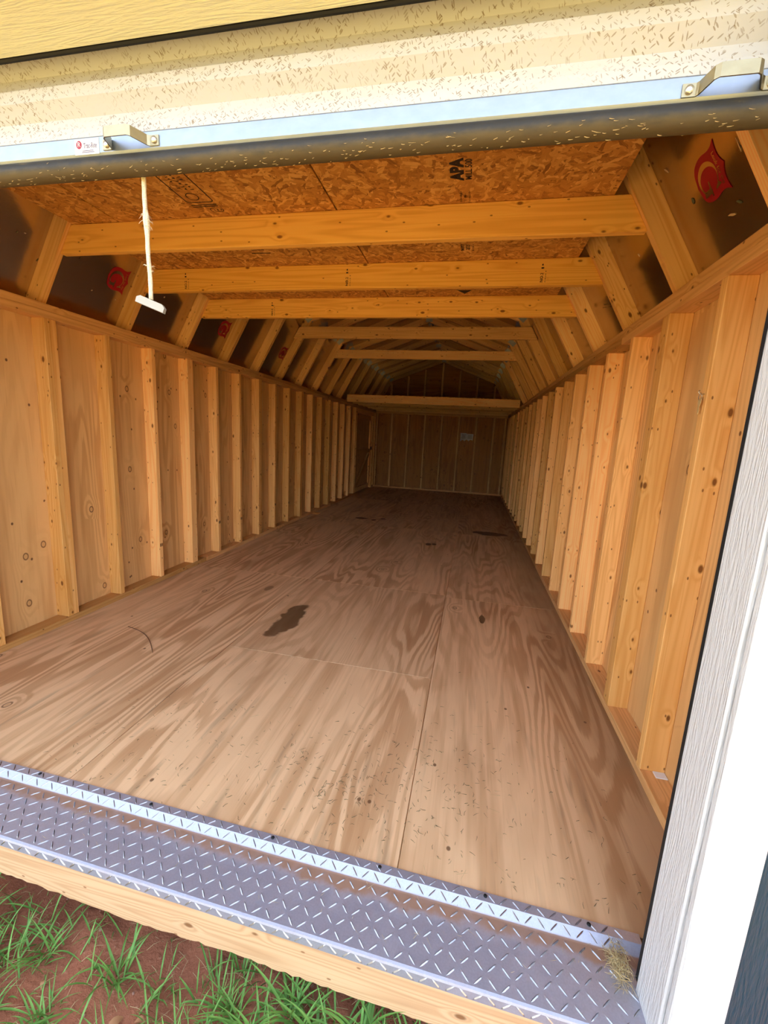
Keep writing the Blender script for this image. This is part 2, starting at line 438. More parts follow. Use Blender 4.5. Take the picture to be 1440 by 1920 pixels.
def seal_mat():
    t = NT('rubber_seal'); tc = t.n.new('ShaderNodeTexCoord'); p = tc.outputs['Object']
    n = t.noise(t.vmath('MULTIPLY', p, (14.0, 30.0, 30.0)), 1.0, 4.0, 0.65)
    z = t.sep(p)[2]
    low = t.math('SUBTRACT', 1.0, t.ramp(t.math('ADD', z, t.math('MULTIPLY_ADD', n, 0.03, -0.015)), 1.838, 1.856))
    col = t.mix(t.math('MULTIPLY', t.math('MAXIMUM', low, t.ramp(n, 0.6, 0.8)), 0.75), (0.030, 0.029, 0.028), (0.12, 0.088, 0.042))
    return t.out(col, 0.55)
SEAL = seal_mat()
ZINC = galv('zinc_handle', (0.40, 0.33, 0.19), (0.50, 0.43, 0.27), 0.4)
GUSSET = galv('gusset_plate_steel', (0.30, 0.30, 0.29), (0.42, 0.42, 0.41), 0.45)
BRASS = plain('brass_key', (0.80, 0.62, 0.30), 0.35, 0.4)
STEEL = plain('steel_bolt', (0.72, 0.72, 0.72), 0.28, 1.0)
BLACK = plain('black_gasket', (0.012, 0.012, 0.013), 0.7)
INK = plain('black_ink', (0.03, 0.018, 0.012), 0.7)
RED = plain('red_print', (0.36, 0.008, 0.014), 0.45)
GOLD = plain('bare_foil_letter', (0.60, 0.49, 0.38), 0.22, 1.0)
PAPER = plain('white_paper', (0.62, 0.62, 0.61), 0.6)
LABELRED = plain('label_red', (0.32, 0.03, 0.06), 0.5)
LABELINK = plain('label_ink', (0.10, 0.06, 0.16), 0.5)
SHIMW = plain('white_shim_paint', (0.80, 0.80, 0.80), 0.5)
HANDLEW = lumber('painted_pull_wood', (0.44, 0.45, 0.45), (0.40, 0.40, 0.38), (0.4, 0.35, 0.28), ring=40, knots=0.0, var=0.02)
def rope_mat():
    t = NT('braided_rope'); tc = t.n.new('ShaderNodeTexCoord'); s = t.sep(tc.outputs['Object'])
    wv = t.math('SINE', t.math('MULTIPLY_ADD', s[2], 900.0, t.math('MULTIPLY', s[0], 700.0)))
    wv2 = t.math('SINE', t.math('MULTIPLY_ADD', s[2], 900.0, t.math('MULTIPLY', s[0], -700.0)))
    h = t.math('MULTIPLY', wv, wv2)
    t.bump(h, 0.6, 0.001)
    return t.out(t.mix(t.ramp(h, -0.9, 0.2), (0.60, 0.48, 0.28), (0.85, 0.77, 0.58)), 0.9)
ROPE = rope_mat()
STRAW = plain('dry_straw', (0.52, 0.40, 0.20), 0.8)
FLAKE = plain('pale_wood_flake', (0.72, 0.50, 0.26), 0.7)
CLIP = plain('grass_clipping', (0.13, 0.115, 0.055), 0.8)
def leaf_mat():
    t = NT('green_grass'); oi = t.n.new('ShaderNodeObjectInfo')
    geo = t.n.new('ShaderNodeNewGeometry')
    n = t.noise(geo.outputs['Position'], 25.0, 2.0)
    col = t.mix(n, (0.06, 0.19, 0.035), (0.22, 0.40, 0.08))
    t.b.inputs['Transmission Weight'].default_value = 0.0
    return t.out(col, 0.5)
GRASS = leaf_mat()
DRYLEAF = plain('dry_leaf_brown', (0.40, 0.20, 0.09), 0.7)
def ground_mat():
    t = NT('red_soil'); geo = t.n.new('ShaderNodeNewGeometry'); w = geo.outputs['Position']; s = t.sep(w)
    n = t.noise(w, 6.0, 6.0, 0.65); f = t.noise(w, 60.0, 4.0, 0.65)
    soil = t.mix(n, (0.17, 0.055, 0.03), (0.46, 0.185, 0.10))
    soil = t.mix(t.math('MULTIPLY', t.ramp(f, 0.6, 0.75), 0.6), soil, (0.56, 0.30, 0.19))
    g = t.noise(w, 1.4, 4.0, 0.6)
    lawn = t.mix(t.noise(w, 9.0, 4.0, 0.6), (0.34, 0.235, 0.065), (0.50, 0.345, 0.105))
    far = t.math('SUBTRACT', 1.0, t.ramp(t.math('ADD', s[1], t.math('MULTIPLY', g, 0.8)), -0.2, 0.75))
    t.bump(t.math('ADD', n, t.math('MULTIPLY', f, 0.4)), 0.8, 0.02)
    return t.out(t.mix(far, soil, lawn), 0.9, 0.0, 0.1)
GROUND = ground_mat()

# ------------------------------------------------------------------ dimensions (metres, floor top at z = 0)
XL, XR = -2.396, 0.739            # inner faces of the studs
SD = 0.089                        # stud depth
XLS, XRS = XL - SD, XR + SD       # inner faces of the sheathing
CX = (XL + XR) / 2
YB = 10.36                        # inner face of the back studs
YF = 0.83                         # front framing line
ZT = 1.8124                       # underside of the double top plate
ZP = 1.889                        # top of the plates
D16 = 0.4064
A = R(60); ca, sa = math.cos(A), math.sin(A)
FX = 0.034                        # rafters stand a little behind the plate edge
ZK, ZR = 2.58, 3.04               # knuckle and ridge, underside of rafters
XK = XL - FX + (ZK - ZP) / math.tan(A)
UP = math.atan2(ZR - ZK, CX - XK)
RY0, RDY = 2.06, 0.61

# ------------------------------------------------------------------ ground
def coordsteps(lo, a, b, hi, fine, coarse):
    out = [lo + (a - lo) * i / coarse for i in range(coarse)]
    n = int((b - a) / fine)
    out += [a + (b - a) * i / n for i in range(n)]
    out += [b + (hi - b) * i / coarse for i in range(coarse + 1)]
    return out
gx = coordsteps(-30, -2.6, 1.6, 28, 0.035, 8); gy = coordsteps(-34, -0.4, 1.6, 24, 0.035, 8)
def gz(x, y):
    if not (-2.7 < x < 1.7 and -0.5 < y < 1.7): return -0.30
    e = min(1.0, (x + 2.7) / 0.4, (1.7 - x) / 0.4, (y + 0.5) / 0.4, (1.7 - y) / 0.4)
    return -0.30 + e * (0.035 * math.sin(x * 3.1 + y * 2.3) + 0.02 * math.sin(x * 9 + 1.3) * math.cos(y * 11) + 0.010 * math.sin(x * 31 + y * 17) + rnd.uniform(-0.005, 0.005))
gv = [(x, y, gz(x, y)) for y in gy for x in gx]
nx = len(gx)
gf = [(j * nx + i, j * nx + i + 1, (j + 1) * nx + i + 1, (j + 1) * nx + i) for j in range(len(gy) - 1) for i in range(nx - 1)]
put('ground', mesh('ground', gv, gf, True), mat=GROUND, kind='structure', label='bare red soil ground in front of the shed')

# ------------------------------------------------------------------ floor
floor = box('floor', (XLS, 1.055, -0.14), (XRS, YB + 0.1, -0.013), PINE, bevel=0, along=0, kind='structure', label='plywood shed floor with dark stains')
box('front_joist', (XLS, 0.90, -0.14), (XRS, 1.054, -0.0205), SILL, floor)
xs = [XL - 0.09, -1.305, -0.1115, XRS]
rows = [[1.0, 2.75, 5.19, 7.63, YB + 0.1], [1.0, 2.08, 3.335, 5.775, 8.2, YB + 0.1], [1.0, 3.30, 5.74, 8.18, YB + 0.1]]
rows[0] = [1.0, 3.335, 5.77, 8.2, YB + 0.1]
start = (1.058, 1.040, 1.024)
for c in range(3):
    for r in range(len(rows[c]) - 1):
        y0, y1 = rows[c][r], rows[c][r + 1]
        if r == 0: y0 = start[c]
        box('plywood_sheet', (xs[c] + 0.0012, y0 + 0.001, -0.013), (xs[c + 1] - 0.0012, y1 - 0.001, 0.0), FLOOR, floor, bevel=0.0012, along=1)

# ------------------------------------------------------------------ side walls
def stud(parent, x0, x1, y, mat=PINE, z0=0.038, z1=ZT, t=0.038):
    return box('stud', (x0, y, z0), (x1, y + t, z1), mat, parent, bevel=0.0025)
wl_ = box('wall_left', (XLS - 0.034, YF, -0.14), (XLS - 0.0125, YB + 0.12, 1.90), NAVY, bevel=0, along=1, kind='structure', label='left stud wall with bare plywood sheathing')
wr_ = box('wall_right', (XRS + 0.0125, YF, -0.14), (XRS + 0.034, YB + 0.12, 1.90), NAVY, bevel=0, along=1, kind='structure', label='right stud wall with bare plywood sheathing')
yl0 = 2.457 - D16
yr0 = 1.621
DOOR0, DOOR1 = 8.72, 10.12
def panels(parent, xa, xb, first, seams_to):
    ys = [first + k * 1.2192 for k in range(-1, 9)]
    ys = [YF + 0.01] + [y for y in ys if YF + 0.2 < y < seams_to - 0.2] + [seams_to]
    for a, b in zip(ys[:-1], ys[1:]):
        box('plywood_panel', (xa, a + 0.001, -0.012), (xb, b - 0.001, 1.90), SHEATH, parent, bevel=0.0015, along=2)
panels(wl_, XLS - 0.012, XLS, yl0 + 0.038, YB + 0.1)
panels(wr_, XRS, XRS + 0.012, yr0 + D16 + 0.038, YB + 0.1)
for i in range(-2, 17):
    y = yl0 + i * D16
    stud(wl_, XLS, XL, y)
    if i % 3 == 0: stud(wl_, XLS, XL - 0.003, y + 0.0385)
stud(wl_, XLS, XL, yl0 + 16 * D16 + 0.08); stud(wl_, XLS, XL, YB - 0.005); stud(wl_, XLS, XL, DOOR1 + 0.05)
for i in range(-1, 22):
    y = yr0 + i * D16
    stud(wr_, XR, XRS, y)
    if i % 3 == 1: stud(wr_, XR + 0.003, XRS, y + 0.0385)
for (pw, x0, x1, brk) in ((wl_, XLS, XL, (1.0, 3.47, 7.1, DOOR0 - 0.05)), (wr_, XR, XRS, (1.0, 4.45, 8.1, YB + 0.08))):
    for a, b in zip(brk[:-1], brk[1:]):
        box('bottom_plate', (x0, a + 0.001, 0.0), (x1, b - 0.001, 0.038), PLATE, pw)
box('bottom_plate', (XLS, DOOR1 + 0.04, 0), (XL, YB + 0.08, 0.038), PLATE, wl_)
for (pw, x0, x1, b1, b2) in ((wl_, XLS, XL, (1.0, 3.32, 6.95, YB + 0.08), (1.0, 4.6, 8.2, YB + 0.08)), (wr_, XR, XRS, (1.0, 2.62, 6.25, YB + 0.08), (1.0, 3.9, 7.5, YB + 0.08))):
    for a, b in zip(b1[:-1], b1[1:]): box('top_plate', (x0, a + 0.001, ZT), (x1, b - 0.001, ZT + 0.0378), PLATE, pw)
    for a, b in zip(b2[:-1], b2[1:]): box('top_plate', (x0, a + 0.001, ZT + 0.0385), (x1, b - 0.001, ZP), PLATE, pw)

# row of lumber grade dashes printed across the edges of some left studs
dash = box_mesh((0.0004, 0.0045, 0.026), INK, 0)
for i in (2, 4, 5, 7, 8, 11, 13, 14):
    y = yl0 + i * D16
    zc = 0.32 + 0.02 * math.sin(i * 2.1)
    for k in range(4):
        put('ink_dash', dash, wl_, T(XL + 0.0003, y + 0.006 + k * 0.0085, zc))

# ------------------------------------------------------------------ side door near the back of the left wall
d1 = box('door_1', (XLS + 0.002, DOOR0, 0.012), (XLS + 0.018, DOOR1, 1.72), SHEATH, bevel=0.001, along=2, kind='structure', label='plywood side door with board bracing near the back')
xd0, xd1 = XLS + 0.0185, XLS + 0.056
def cut_stile(y0, y1, z0, z1, ch):
    o = [(z0, y0), (z0 + ch, y1), (z1 - ch, y1), (z1, y0)]
    return [(a, b) for a, b in o]
def flat_on_left(name, outline_zy, x0, h, mat, parent):
    me = prism(name, [(a, b) for a, b in outline_zy], h)
    w = Matrix(((0, 0, 1, x0), (0, 1, 0, 0), (1, 0, 0, 0), (0, 0, 0, 1)))
    w = w @ Matrix.Identity(4)
    return put(name, me, parent, w, mat)
flat_on_left('door_stile', cut_stile(DOOR1 - 0.01, DOOR1 - 0.12, 0.03, 1.70, 0.11), xd0, 0.036, PINE, d1)
flat_on_left('door_stile', cut_stile(DOOR0 + 0.01, DOOR0 + 0.12, 0.03, 1.70, 0.11), xd0, 0.036, OLDPINE, d1)
for z in (0.03, 1.61):
    box('door_rail', (xd0, DOOR0 + 0.13, z), (xd1, DOOR1 - 0.13, z + 0.09), OLDPINE, d1)
box('door_rail', (xd0, DOOR0 + 0.13, 0.86), (xd1, DOOR1 - 0.13, 0.95), OLDPINE, d1)
beam('door_brace', (xd0 + 0.018, DOOR0 + 0.15, 0.15), (xd0 + 0.018, DOOR1 - 0.16, 0.83), 0.085, (0, 0, 1), 0.036, OLDPINE, d1)
box('door_latch', (xd1 - 0.01, DOOR1 - 0.075, 0.92), (xd1 + 0.022, DOOR1 - 0.035, 1.0), BLACK, d1, bevel=0.004)
box('trim_2', (XLS + 0.002, DOOR1 + 0.004, 0.0), (XL - 0.012, DOOR1 + 0.036, ZT), PINE, bevel=0.002, kind='structure', label='pale casing board beside the side door')
box('door_header', (XLS, DOOR0 - 0.04, 1.722), (XL - 0.004, DOOR1 + 0.036, ZT), PINE, wl_)

# ------------------------------------------------------------------ back wall
wb = box('wall_back', (XLS - 0.034, YB + SD + 0.0125, -0.14), (XRS + 0.034, YB + SD + 0.034, 1.95), NAVY, bevel=0, along=0, kind='structure', label='dark back wall of studs and knotty plywood')
bx = [XLS, -2.02, -0.80, 0.42, XRS]
for a, b in zip(bx[:-1], bx[1:]):
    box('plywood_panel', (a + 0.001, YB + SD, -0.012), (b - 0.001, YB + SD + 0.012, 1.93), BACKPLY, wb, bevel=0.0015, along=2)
box('bottom_plate', (XL, YB, 0), (XR, YB + SD, 0.038), PLATE, wb)
box('top_plate', (XL, YB, ZT), (XR, YB + SD, ZT + 0.0378), PLATE, wb)
box('top_plate', (XL, YB, ZT + 0.0385), (XR, YB + SD, ZP), PLATE, wb)
bstuds = [-2.36 + 0.0, -1.99, -1.585, -1.18, -0.775, -0.37, 0.035, 0.44, 0.70]
for x in bstuds:
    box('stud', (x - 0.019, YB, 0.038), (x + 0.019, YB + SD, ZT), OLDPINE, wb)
def roof_z(x):
    d = abs(x - CX)
    dk = CX - XK
    return ZR - (d / dk) * (ZR - ZK) if d < dk else ZK - (d - dk) * math.tan(A)
gab = [(XL - FX - 0.05, ZP), (XL - FX, ZP), (XK, ZK), (CX, ZR), (2 * CX - XK, ZK), (2 * CX - XL + FX, ZP), (2 * CX - XL + FX + 0.05, ZP)]
gme = prism('gable', [(x, z + (0.12 if 0 < i < 6 else 0)) for i, (x, z) in enumerate(gab)], 0.012)
wg = Matrix(((1, 0, 0, 0), (0, 0, 1, YB + SD), (0, 1, 0, 0), (0, 0, 0, 1)))
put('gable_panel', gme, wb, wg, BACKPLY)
for x in [CX + k * D16 for k in range(-3, 4)]:
    box('gable_stud', (x - 0.019, YB, ZP), (x + 0.019, YB + SD, roof_z(x) - 0.005 - abs(0.019)), OLDPINE, wb)

# ------------------------------------------------------------------ roof
def slope(side, upper, off, s0, s1):
    """two points on a roof slope at distance 'off' outside the rafter underside"""
    if not upper:
        p = Vector((XL - FX, 0, ZP)); t = Vector((ca, 0, sa)); n = Vector((-sa, 0, ca))
    else:
        p = Vector((XK, 0, ZK)); t = Vector((math.cos(UP), 0, math.sin(UP))); n = Vector((-math.sin(UP), 0, math.cos(UP)))
    a = p + n * off + t * s0; b = p + n * off + t * s1
    if side > 0:
        a.x = 2 * CX - a.x; b.x = 2 * CX - b.x; t = Vector((-t.x, 0, t.z)); n = Vector((-n.x, 0, n.z))
    return a, b, t, n
LLOW = (ZK - ZP) / sa
LUP = (CX - XK) / math.cos(UP)
# outer metal roof as the root
rv = []
OUT = SD + 0.035
prof = []
for side in (-1,):
    a, b, t, n = slope(-1, False, OUT, -0.22, LLOW + 0.02); prof += [a]
    a2, b2, t2, n2 = slope(-1, True, OUT, 0, LUP + 0.03)
    prof += [b, Vector((CX, 0, b2.z))]
prof = prof + [Vector((2 * CX - p.x, 0, p.z)) for p in reversed(prof[:-1])]
inner = [p + Vector((0, 0, -0.012)) for p in prof]
pts = [(p.x, p.z) for p in prof] + [(p.x, p.z) for p in reversed(inner)]
vs = [(x, y, z) for y in (0.45, YB + 0.25) for x, z in pts]; m = len(pts)
fs = [(j, (j + 1) % m, m + (j + 1) % m, m + j) for j in range(m)]
for j in range(len(prof) - 1):
    fs.append((j, j + 1, m - 2 - j, m - 1 - j)); fs.append((m + j, m + m - 1 - j, m + m - 2 - j, m + j + 1))
roofm = plain('roof_metal', (0.16, 0.16, 0.17), 0.5, 0.3)
ceil_ = put('ceiling', mesh('roof', vs, fs), mat=roofm, kind='structure', label='gambrel roof with foil faced panels between pine rafters')
roof_panels = {}
pys = [0.86] + [RY0 + 0.019 + RDY * k for k in (-1, 1, 3, 5, 7, 9, 11, 13)] + [YB + SD + 0.01]
pys = sorted(y for y in pys if y <= YB + SD + 0.01)
for side in (-1, 1):
    for upper in (False, True):
        s0, s1 = (-0.13, LLOW + 0.045) if not upper else (-0.06, LUP + 0.02)
        for y0, y1 in zip(pys[:-1], pys[1:]):
            a, b, t, n = slope(side, upper, SD + 0.0058, s0, s1)
            c = (a + b) / 2; c.y = (y0 + y1) / 2
            o = put('roof_panel', box_mesh(((b - a).length, y1 - y0 - 0.002, 0.011), FOIL, 0.0015), ceil_, frame(c, t, (0, 1, 0)))
            roof_panels.setdefault((side, upper), []).append((y0, y1, o))
nr = 14
rafter_y = [RY0 + RDY * k for k in range(-1, nr)] + [YB + 0.03]
for y in rafter_y:
    if y > YB + 0.05: continue
    for side in (-1, 1):
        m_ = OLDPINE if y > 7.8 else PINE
        a, b, t, n = slope(side, False, SD / 2, 0.0, LLOW + 0.012)
        # foot cut level on the plate
        h = SD / 2; dz = SD / math.tan(A)
        L = LLOW
        out = [(0.0, -h), (L, -h), (L + SD * math.tan((A - UP) / 2) , h), (-dz * 1.0 + 0.0, h)] if False else [(0.0, -h), (L, -h), (L + SD * math.tan((A - UP) / 2), h), (SD * -1 / math.tan(A) * -0.0 - SD * ca / sa * 1.0, h)]
        key = ('lowraf', m_.name, side)
        if key not in _cache:
            me = prism('rafter', out, 0.038); me.materials.append(m_); _cache[key] = me
        p = slope(side, False, h, 0.0, 1.0)[0]
        zax = t.cross(n)
        w = Matrix(((t.x, n.x, zax.x, p.x), (t.y, n.y, zax.y, (y + 0.038) if zax.y < 0 else y), (t.z, n.z, zax.z, p.z), (0, 0, 0, 1)))
        rf = put('rafter', _cache[key], ceil_, w)
        a, b, t2, n2 = slope(side, True, h, 0.0, LUP)
        key2 = ('upraf', m_.name, side)
        if key2 not in _cache:
            me = prism('rafter', [(0.0, -h), (LUP, -h), (LUP + SD * math.tan(UP), h), (-SD * math.tan((A - UP) / 2), h)], 0.038)
            me.materials.append(m_); _cache[key2] = me
        z2 = t2.cross(n2)
        w2 = Matrix(((t2.x, n2.x, z2.x, a.x), (t2.y, n2.y, z2.y, (y + 0.038) if z2.y < 0 else y), (t2.z, n2.z, z2.z, a.z), (0, 0, 0, 1)))
        rf2 = put('rafter', _cache[key2], ceil_, w2)
        if y > 3.5:
            # toothed steel connector plates at knuckle and ridge
            g = box_mesh((0.10, 0.06, 0.0015), GUSSET, 0)
            tm = (t + t2).normalized()
            kc = Vector((XK if side < 0 else 2 * CX - XK, y - 0.0012, ZK)) + (n + n2).normalized() * 0.045
            put('connector_plate', g, rf, frame(kc, tm, (0, 0, 1)))
            if side < 0:
                put('connector_plate', g, rf2, frame((CX, y - 0.0022, ZR + 0.03), (1, 0, 0), (0, 0, 1)))
            wl3 = box_mesh((0.05, 0.036, 0.0015), GUSSET, 0)
            kk = Vector((XK if side < 0 else 2 * CX - XK, y + 0.019, ZK)) - (n + n2).normalized() * 0.0015
            put('connector_strap', wl3, rf, frame(kk, tm, (0, 1, 0)))

# ------------------------------------------------------------------ logos printed on the foil
def bez(p0, p1, p2, p3, n):
    o = []
    for i in range(n):
        t = i / n; s = 1 - t
        o.append((s**3 * p0[0] + 3 * s * s * t * p1[0] + 3 * s * t * t * p2[0] + t**3 * p3[0], s**3 * p0[1] + 3 * s * s * t * p1[1] + 3 * s * t * t * p2[1] + t**3 * p3[1]))
    return o
def shield():
    r = []
    r += bez((0, 0.46), (0.12, 0.37), (0.26, 0.33), (0.5, 0.40), 8)          # centre crest to right point
    r += bez((0.5, 0.40), (0.42, 0.30), (0.40, 0.22), (0.42, 0.10), 7)
    r += bez((0.42, 0.10), (0.46, -0.06), (0.47, -0.20), (0.36, -0.36), 8)
    r += bez((0.36, -0.36), (0.24, -0.48), (0.12, -0.44), (0, -0.48), 7)
    l = [(-x, y) for x, y in reversed(r[1:])]
    return r + [(0, -0.48)] + l
def gletter():
    outer = [(0.31 * math.cos(R(a)), -0.09 + 0.31 * math.sin(R(a))) for a in range(46, 312, 9)]
    inner = [(0.035 + 0.235 * math.cos(R(a)), -0.08 + 0.27 * math.sin(R(a))) for a in range(306, 44, -9)]
    return outer + [(0.22, -0.26), (0.17, -0.28)] + inner
SH = prism('logo', shield(), 0.0012)
SH.materials.append(RED)
GL = prism('logo', gletter(), 0.0006); GL.materials.append(GOLD)
GB = prism('logo', [(0.05, -0.10), (0.36, -0.10), (0.36, -0.13), (0.29, -0.15), (0.29, -0.36), (0.18, -0.33), (0.18, -0.15), (0.05, -0.13)], 0.0006); GB.materials.append(GOLD)
GS = prism('logo', [(0.19, 0.15), (0.27, 0.22), (0.30, 0.03), (0.26, 0.03)], 0.0006); GS.materials.append(GOLD)
LT = text_mesh('Look for the', 0.125, 0.0003); LT.materials.append(GOLD)
def logo(side, y, s, size, tilt=0.0):
    a, b, t, n = slope(side, False, SD - 0.0005, s, s + 0.1)
    panel = [o for y0, y1, o in roof_panels[(side, False)] if y0 <= y <= y1][0]
    c = a.copy(); c.y = y
    u = -t; v = Vector((0, 1 if side < 0 else -1, 0))
    u, v = u * math.cos(tilt) + v * math.sin(tilt), v * math.cos(tilt) - u * math.sin(tilt)
    base = frame(c, u, v)              # local Z = u x v points into the room
    if (base.col[2].to_3d()).dot(n) > 0: print('logo facing out')
    S = Matrix.Diagonal((size, size, 1, 1))
    put('printed_shield', SH, panel, base @ S)
    up1 = base @ T(0, 0, 0.0012)
    put('printed_letter', GL, panel, up1 @ S); put('printed_letter', GB, panel, up1 @ S); put('printed_letter', GS, panel, up1 @ S)
    put('printed_words', LT, panel, base @ T(0, 0.275 * size, 0.0014) @ S)
logo(1, 1.785, 0.285, 0.168)
logo(-1, 2.560, 0.283, 0.168)
logo(-1, 3.785, 0.275, 0.168)
logo(-1, 5.02, 0.30, 0.168)
# torn flakes and chips stuck to the foil
for n_, (side, y, s_, L_, w_, a_) in enumerate(((1, 1.714, 0.150, 0.030, 0.009, 0.9), (1, 1.765, 0.133, 0.040, 0.008, 1.2), (1, 1.986, 0.435, 0.03, 0.006, 0.6), (1, 1.915, 0.271, 0.024, 0.014, 0.1), (1, 1.63, 0.285, 0.045, 0.003, 0.0), (1, 2.423, 0.289, 0.018, 0.008, 0.4),
                           (-1, 1.921, 0.29, 0.012, 0.006, 0.3), (-1, 1.957, 0.302, 0.012, 0.006, 1.3), (-1, 2.412, 0.155, 0.012, 0.007, 0.8), (-1, 2.271, 0.304, 0.014, 0.004, 0.2), (-1, 2.971, 0.306, 0.016, 0.009, 0.5), (-1, 2.593, 0.154, 0.008, 0.005, 0.9), (-1, 2.054, 0.2, 0.02, 0.003, 0.3))):
    a, b, t, n = slope(side, False, SD - 0.002, s_, s_ + 0.1); a.y = y
    pn = [o for y0, y1, o in roof_panels[(side, False)] if y0 <= y <= y1][0]
    me = prism('flake', [(-L_ / 2, -w_ * 0.2), (-L_ * 0.1, -w_ / 2), (L_ / 2, -w_ * 0.1), (L_ * 0.2, w_ / 2), (-L_ * 0.3, w_ * 0.4)], 0.0016)
    d = t * math.cos(a_) + Vector((0, 1, 0)) * math.sin(a_)
    put('foil_flake', me, pn, frame(a, d, n.cross(d)), FLAKE if n_ % 3 else CLIP)

# ------------------------------------------------------------------ tie beams across the roof
def tie(y, z0, h, label, inset=0.0, lap=0.0):
    def xi(z): return XL - FX + (z - ZP) / math.tan(A)
    o = [(xi(z0) - lap, z0), (2 * CX - xi(z0) + lap, z0), (2 * CX - xi(z0 + h) + lap, z0 + h), (xi(z0 + h) - lap, z0 + h)]
    o = [(x - CX, z - z0 - h / 2) for x, z in o]
    bm = bmesh.new()
    v0 = [bm.verts.new((x, z, 0)) for x, z in o]; f = bm.faces.new(v0)
    r = bmesh.ops.extrude_face_region(bm, geom=[f])
    for v in r['geom']:
        if isinstance(v, bmesh.types.BMVert): v.co.z += 0.038
    bmesh.ops.bevel(bm, geom=list(bm.edges), offset=0.0025, segments=1, affect='EDGES')
    me = bm_mesh('tie_beam', bm)
    w = Matrix(((1, 0, 0, CX), (0, 0, -1, y + 0.038), (0, 1, 0, z0 + h / 2), (0, 0, 0, 1)))
    o = put('tie_beam', me, None, w, TIE if y < 4 else PINE, label=label, category='beam', group='tie beams across the roof')
    return o
ties = [tie(RY0 + 0.02, 2.143, 0.1405, 'nearest and widest golden pine tie beam below the OSB loft deck'),
        tie(RY0 + 0.02 + RDY, 2.143, 0.1405, 'second pine tie beam from the front, with three black grade stamps'),
        tie(RY0 + 0.03 + 2 * RDY, 2.143, 0.1405, 'third pine tie beam from the front, last one under the OSB deck'),
        tie(5.068, 2.378, 0.13, 'knotty pine tie beam high in open roof, nearer of the two', lap=0.10),
        tie(RY0 + 7 * RDY, 2.378, 0.122, 'knotty pine tie beam high in open roof, the farther of the two')]
def worn_print(n, size):
    """a line of print too worn to read: uneven little ink blocks"""
    vs = []; fs = []; rr = random.Random(n * 31 + int(size * 1e4)); x = -n * size * 0.36
    for k in range(n):
        w = size * rr.uniform(0.18, 0.5); h0 = -size * rr.uniform(0.2, 0.36); h1 = size * rr.uniform(0.1, 0.36); b = len(vs)
        if rr.random() > 0.12:
            vs += [(x, h0, 0.0002), (x + w, h0, 0.0002), (x + w * rr.uniform(0.5, 1), h1, 0.0002), (x + w * 0.1, h1, 0.0002)]; fs.append((b, b + 1, b + 2, b + 3))
        x += size * 0.72
    return mesh('print', vs, fs)
def stamp(parent, lines, c, u, v, mat=INK, part='grade_stamp'):
    for (txt, size, du, dv, sx) in lines:
        me = worn_print(int(txt[1:]), size) if txt[0] == '#' else text_mesh(txt, size, bold=size * (0.055 if txt == 'APA' else 0.012)); me.materials.append(mat)
        base = frame(c, u, v)
        o = put(part, me, parent, base @ T(du, dv, 0) @ Matrix.Diagonal((sx, 1, 1, 1)))
        if txt[0] == '#': o['kind'] = 'stuff'
for i, x in ((1, -1.953), (1, -0.835), (1, 0.307), (2, -1.64)):
    tb = ties[i]; y = W[tb.name].translation.y - 0.038 - 0.0004
    stamp(tb, [('NO.2', 0.022, -0.022, 0.010, 1.0), ('#2', 0.022, 0.040, 0.012, 1.0), ('#8', 0.011, -0.015, -0.009, 1.0)], (x, y, 2.205), (0, 0, 1), (-1, 0, 0))
rs = stamp  # stamp on a right rafter face too
stamp(ceil_, [('NO. 2', 0.014, 0, 0.004, 1.0), ('#8', 0.008, 0, -0.010, 1.0)], (0.655, RY0 + RDY - 0.0006, 2.03), (ca, 0, sa * 0.1), (0, 0, 1))

# ------------------------------------------------------------------ front loft deck of OSB
deck = put('loft_deck', None, None, T(CX, 2.4, 2.284), label='orange OSB loft deck on the three front tie beams', category='deck')
ZD = 2.2845
dpan = []
for x0, x1 in ((-2.19, -1.903), (-1.903, -0.716), (-0.716, 0.485)):
    dpan.append(box('osb_panel', (x0 + 0.0035, 1.47, ZD), (x1 - 0.0035, 3.44, ZD + 0.011), OSB, deck, bevel=0.001, along=1))
cu, cv = (0, -1, 0), (-1, 0, 0)
zs = ZD - 0.0004
stamp(dpan[2], [('APA', 0.068, 0.0, 0.0, 1.05)], (-0.150, 1.845, zs), cu, cv, part='printed_stamp')
stamp(dpan[2], [('MILL 500', 0.036, 0.0, 0.0, 0.95)], (-0.106, 1.848, zs), cu, cv, part='printed_stamp')
stamp(dpan[2], [('#14', 0.017, 0.0, 0.0, 0.5), ('#10', 0.015, 0.0, -0.018, 0.6), ('#17', 0.013, 0.0, -0.036, 0.5)], (-0.142, 2.03, zs), cu, cv, part='printed_stamp')
stamp(dpan[2], [('MAR27', 0.026, 0.0, 0.02, 1.0), ('2023', 0.03, 0.0, -0.008, 1.1), ('#6', 0.02, 0.0, -0.034, 1.0)], (-0.126, 2.52, zs), cu, cv, part='printed_stamp')
tri = prism('mark', [(-0.05, -0.03), (0.05, -0.03), (0, 0.04)], 0.0004); tri.materials.append(INK)
put('printed_stamp', tri, dpan[2], frame((-0.15, 3.22, zs), (1, 0, 0), (0, 1, 0)) @ T(0, 0, -0.0004))
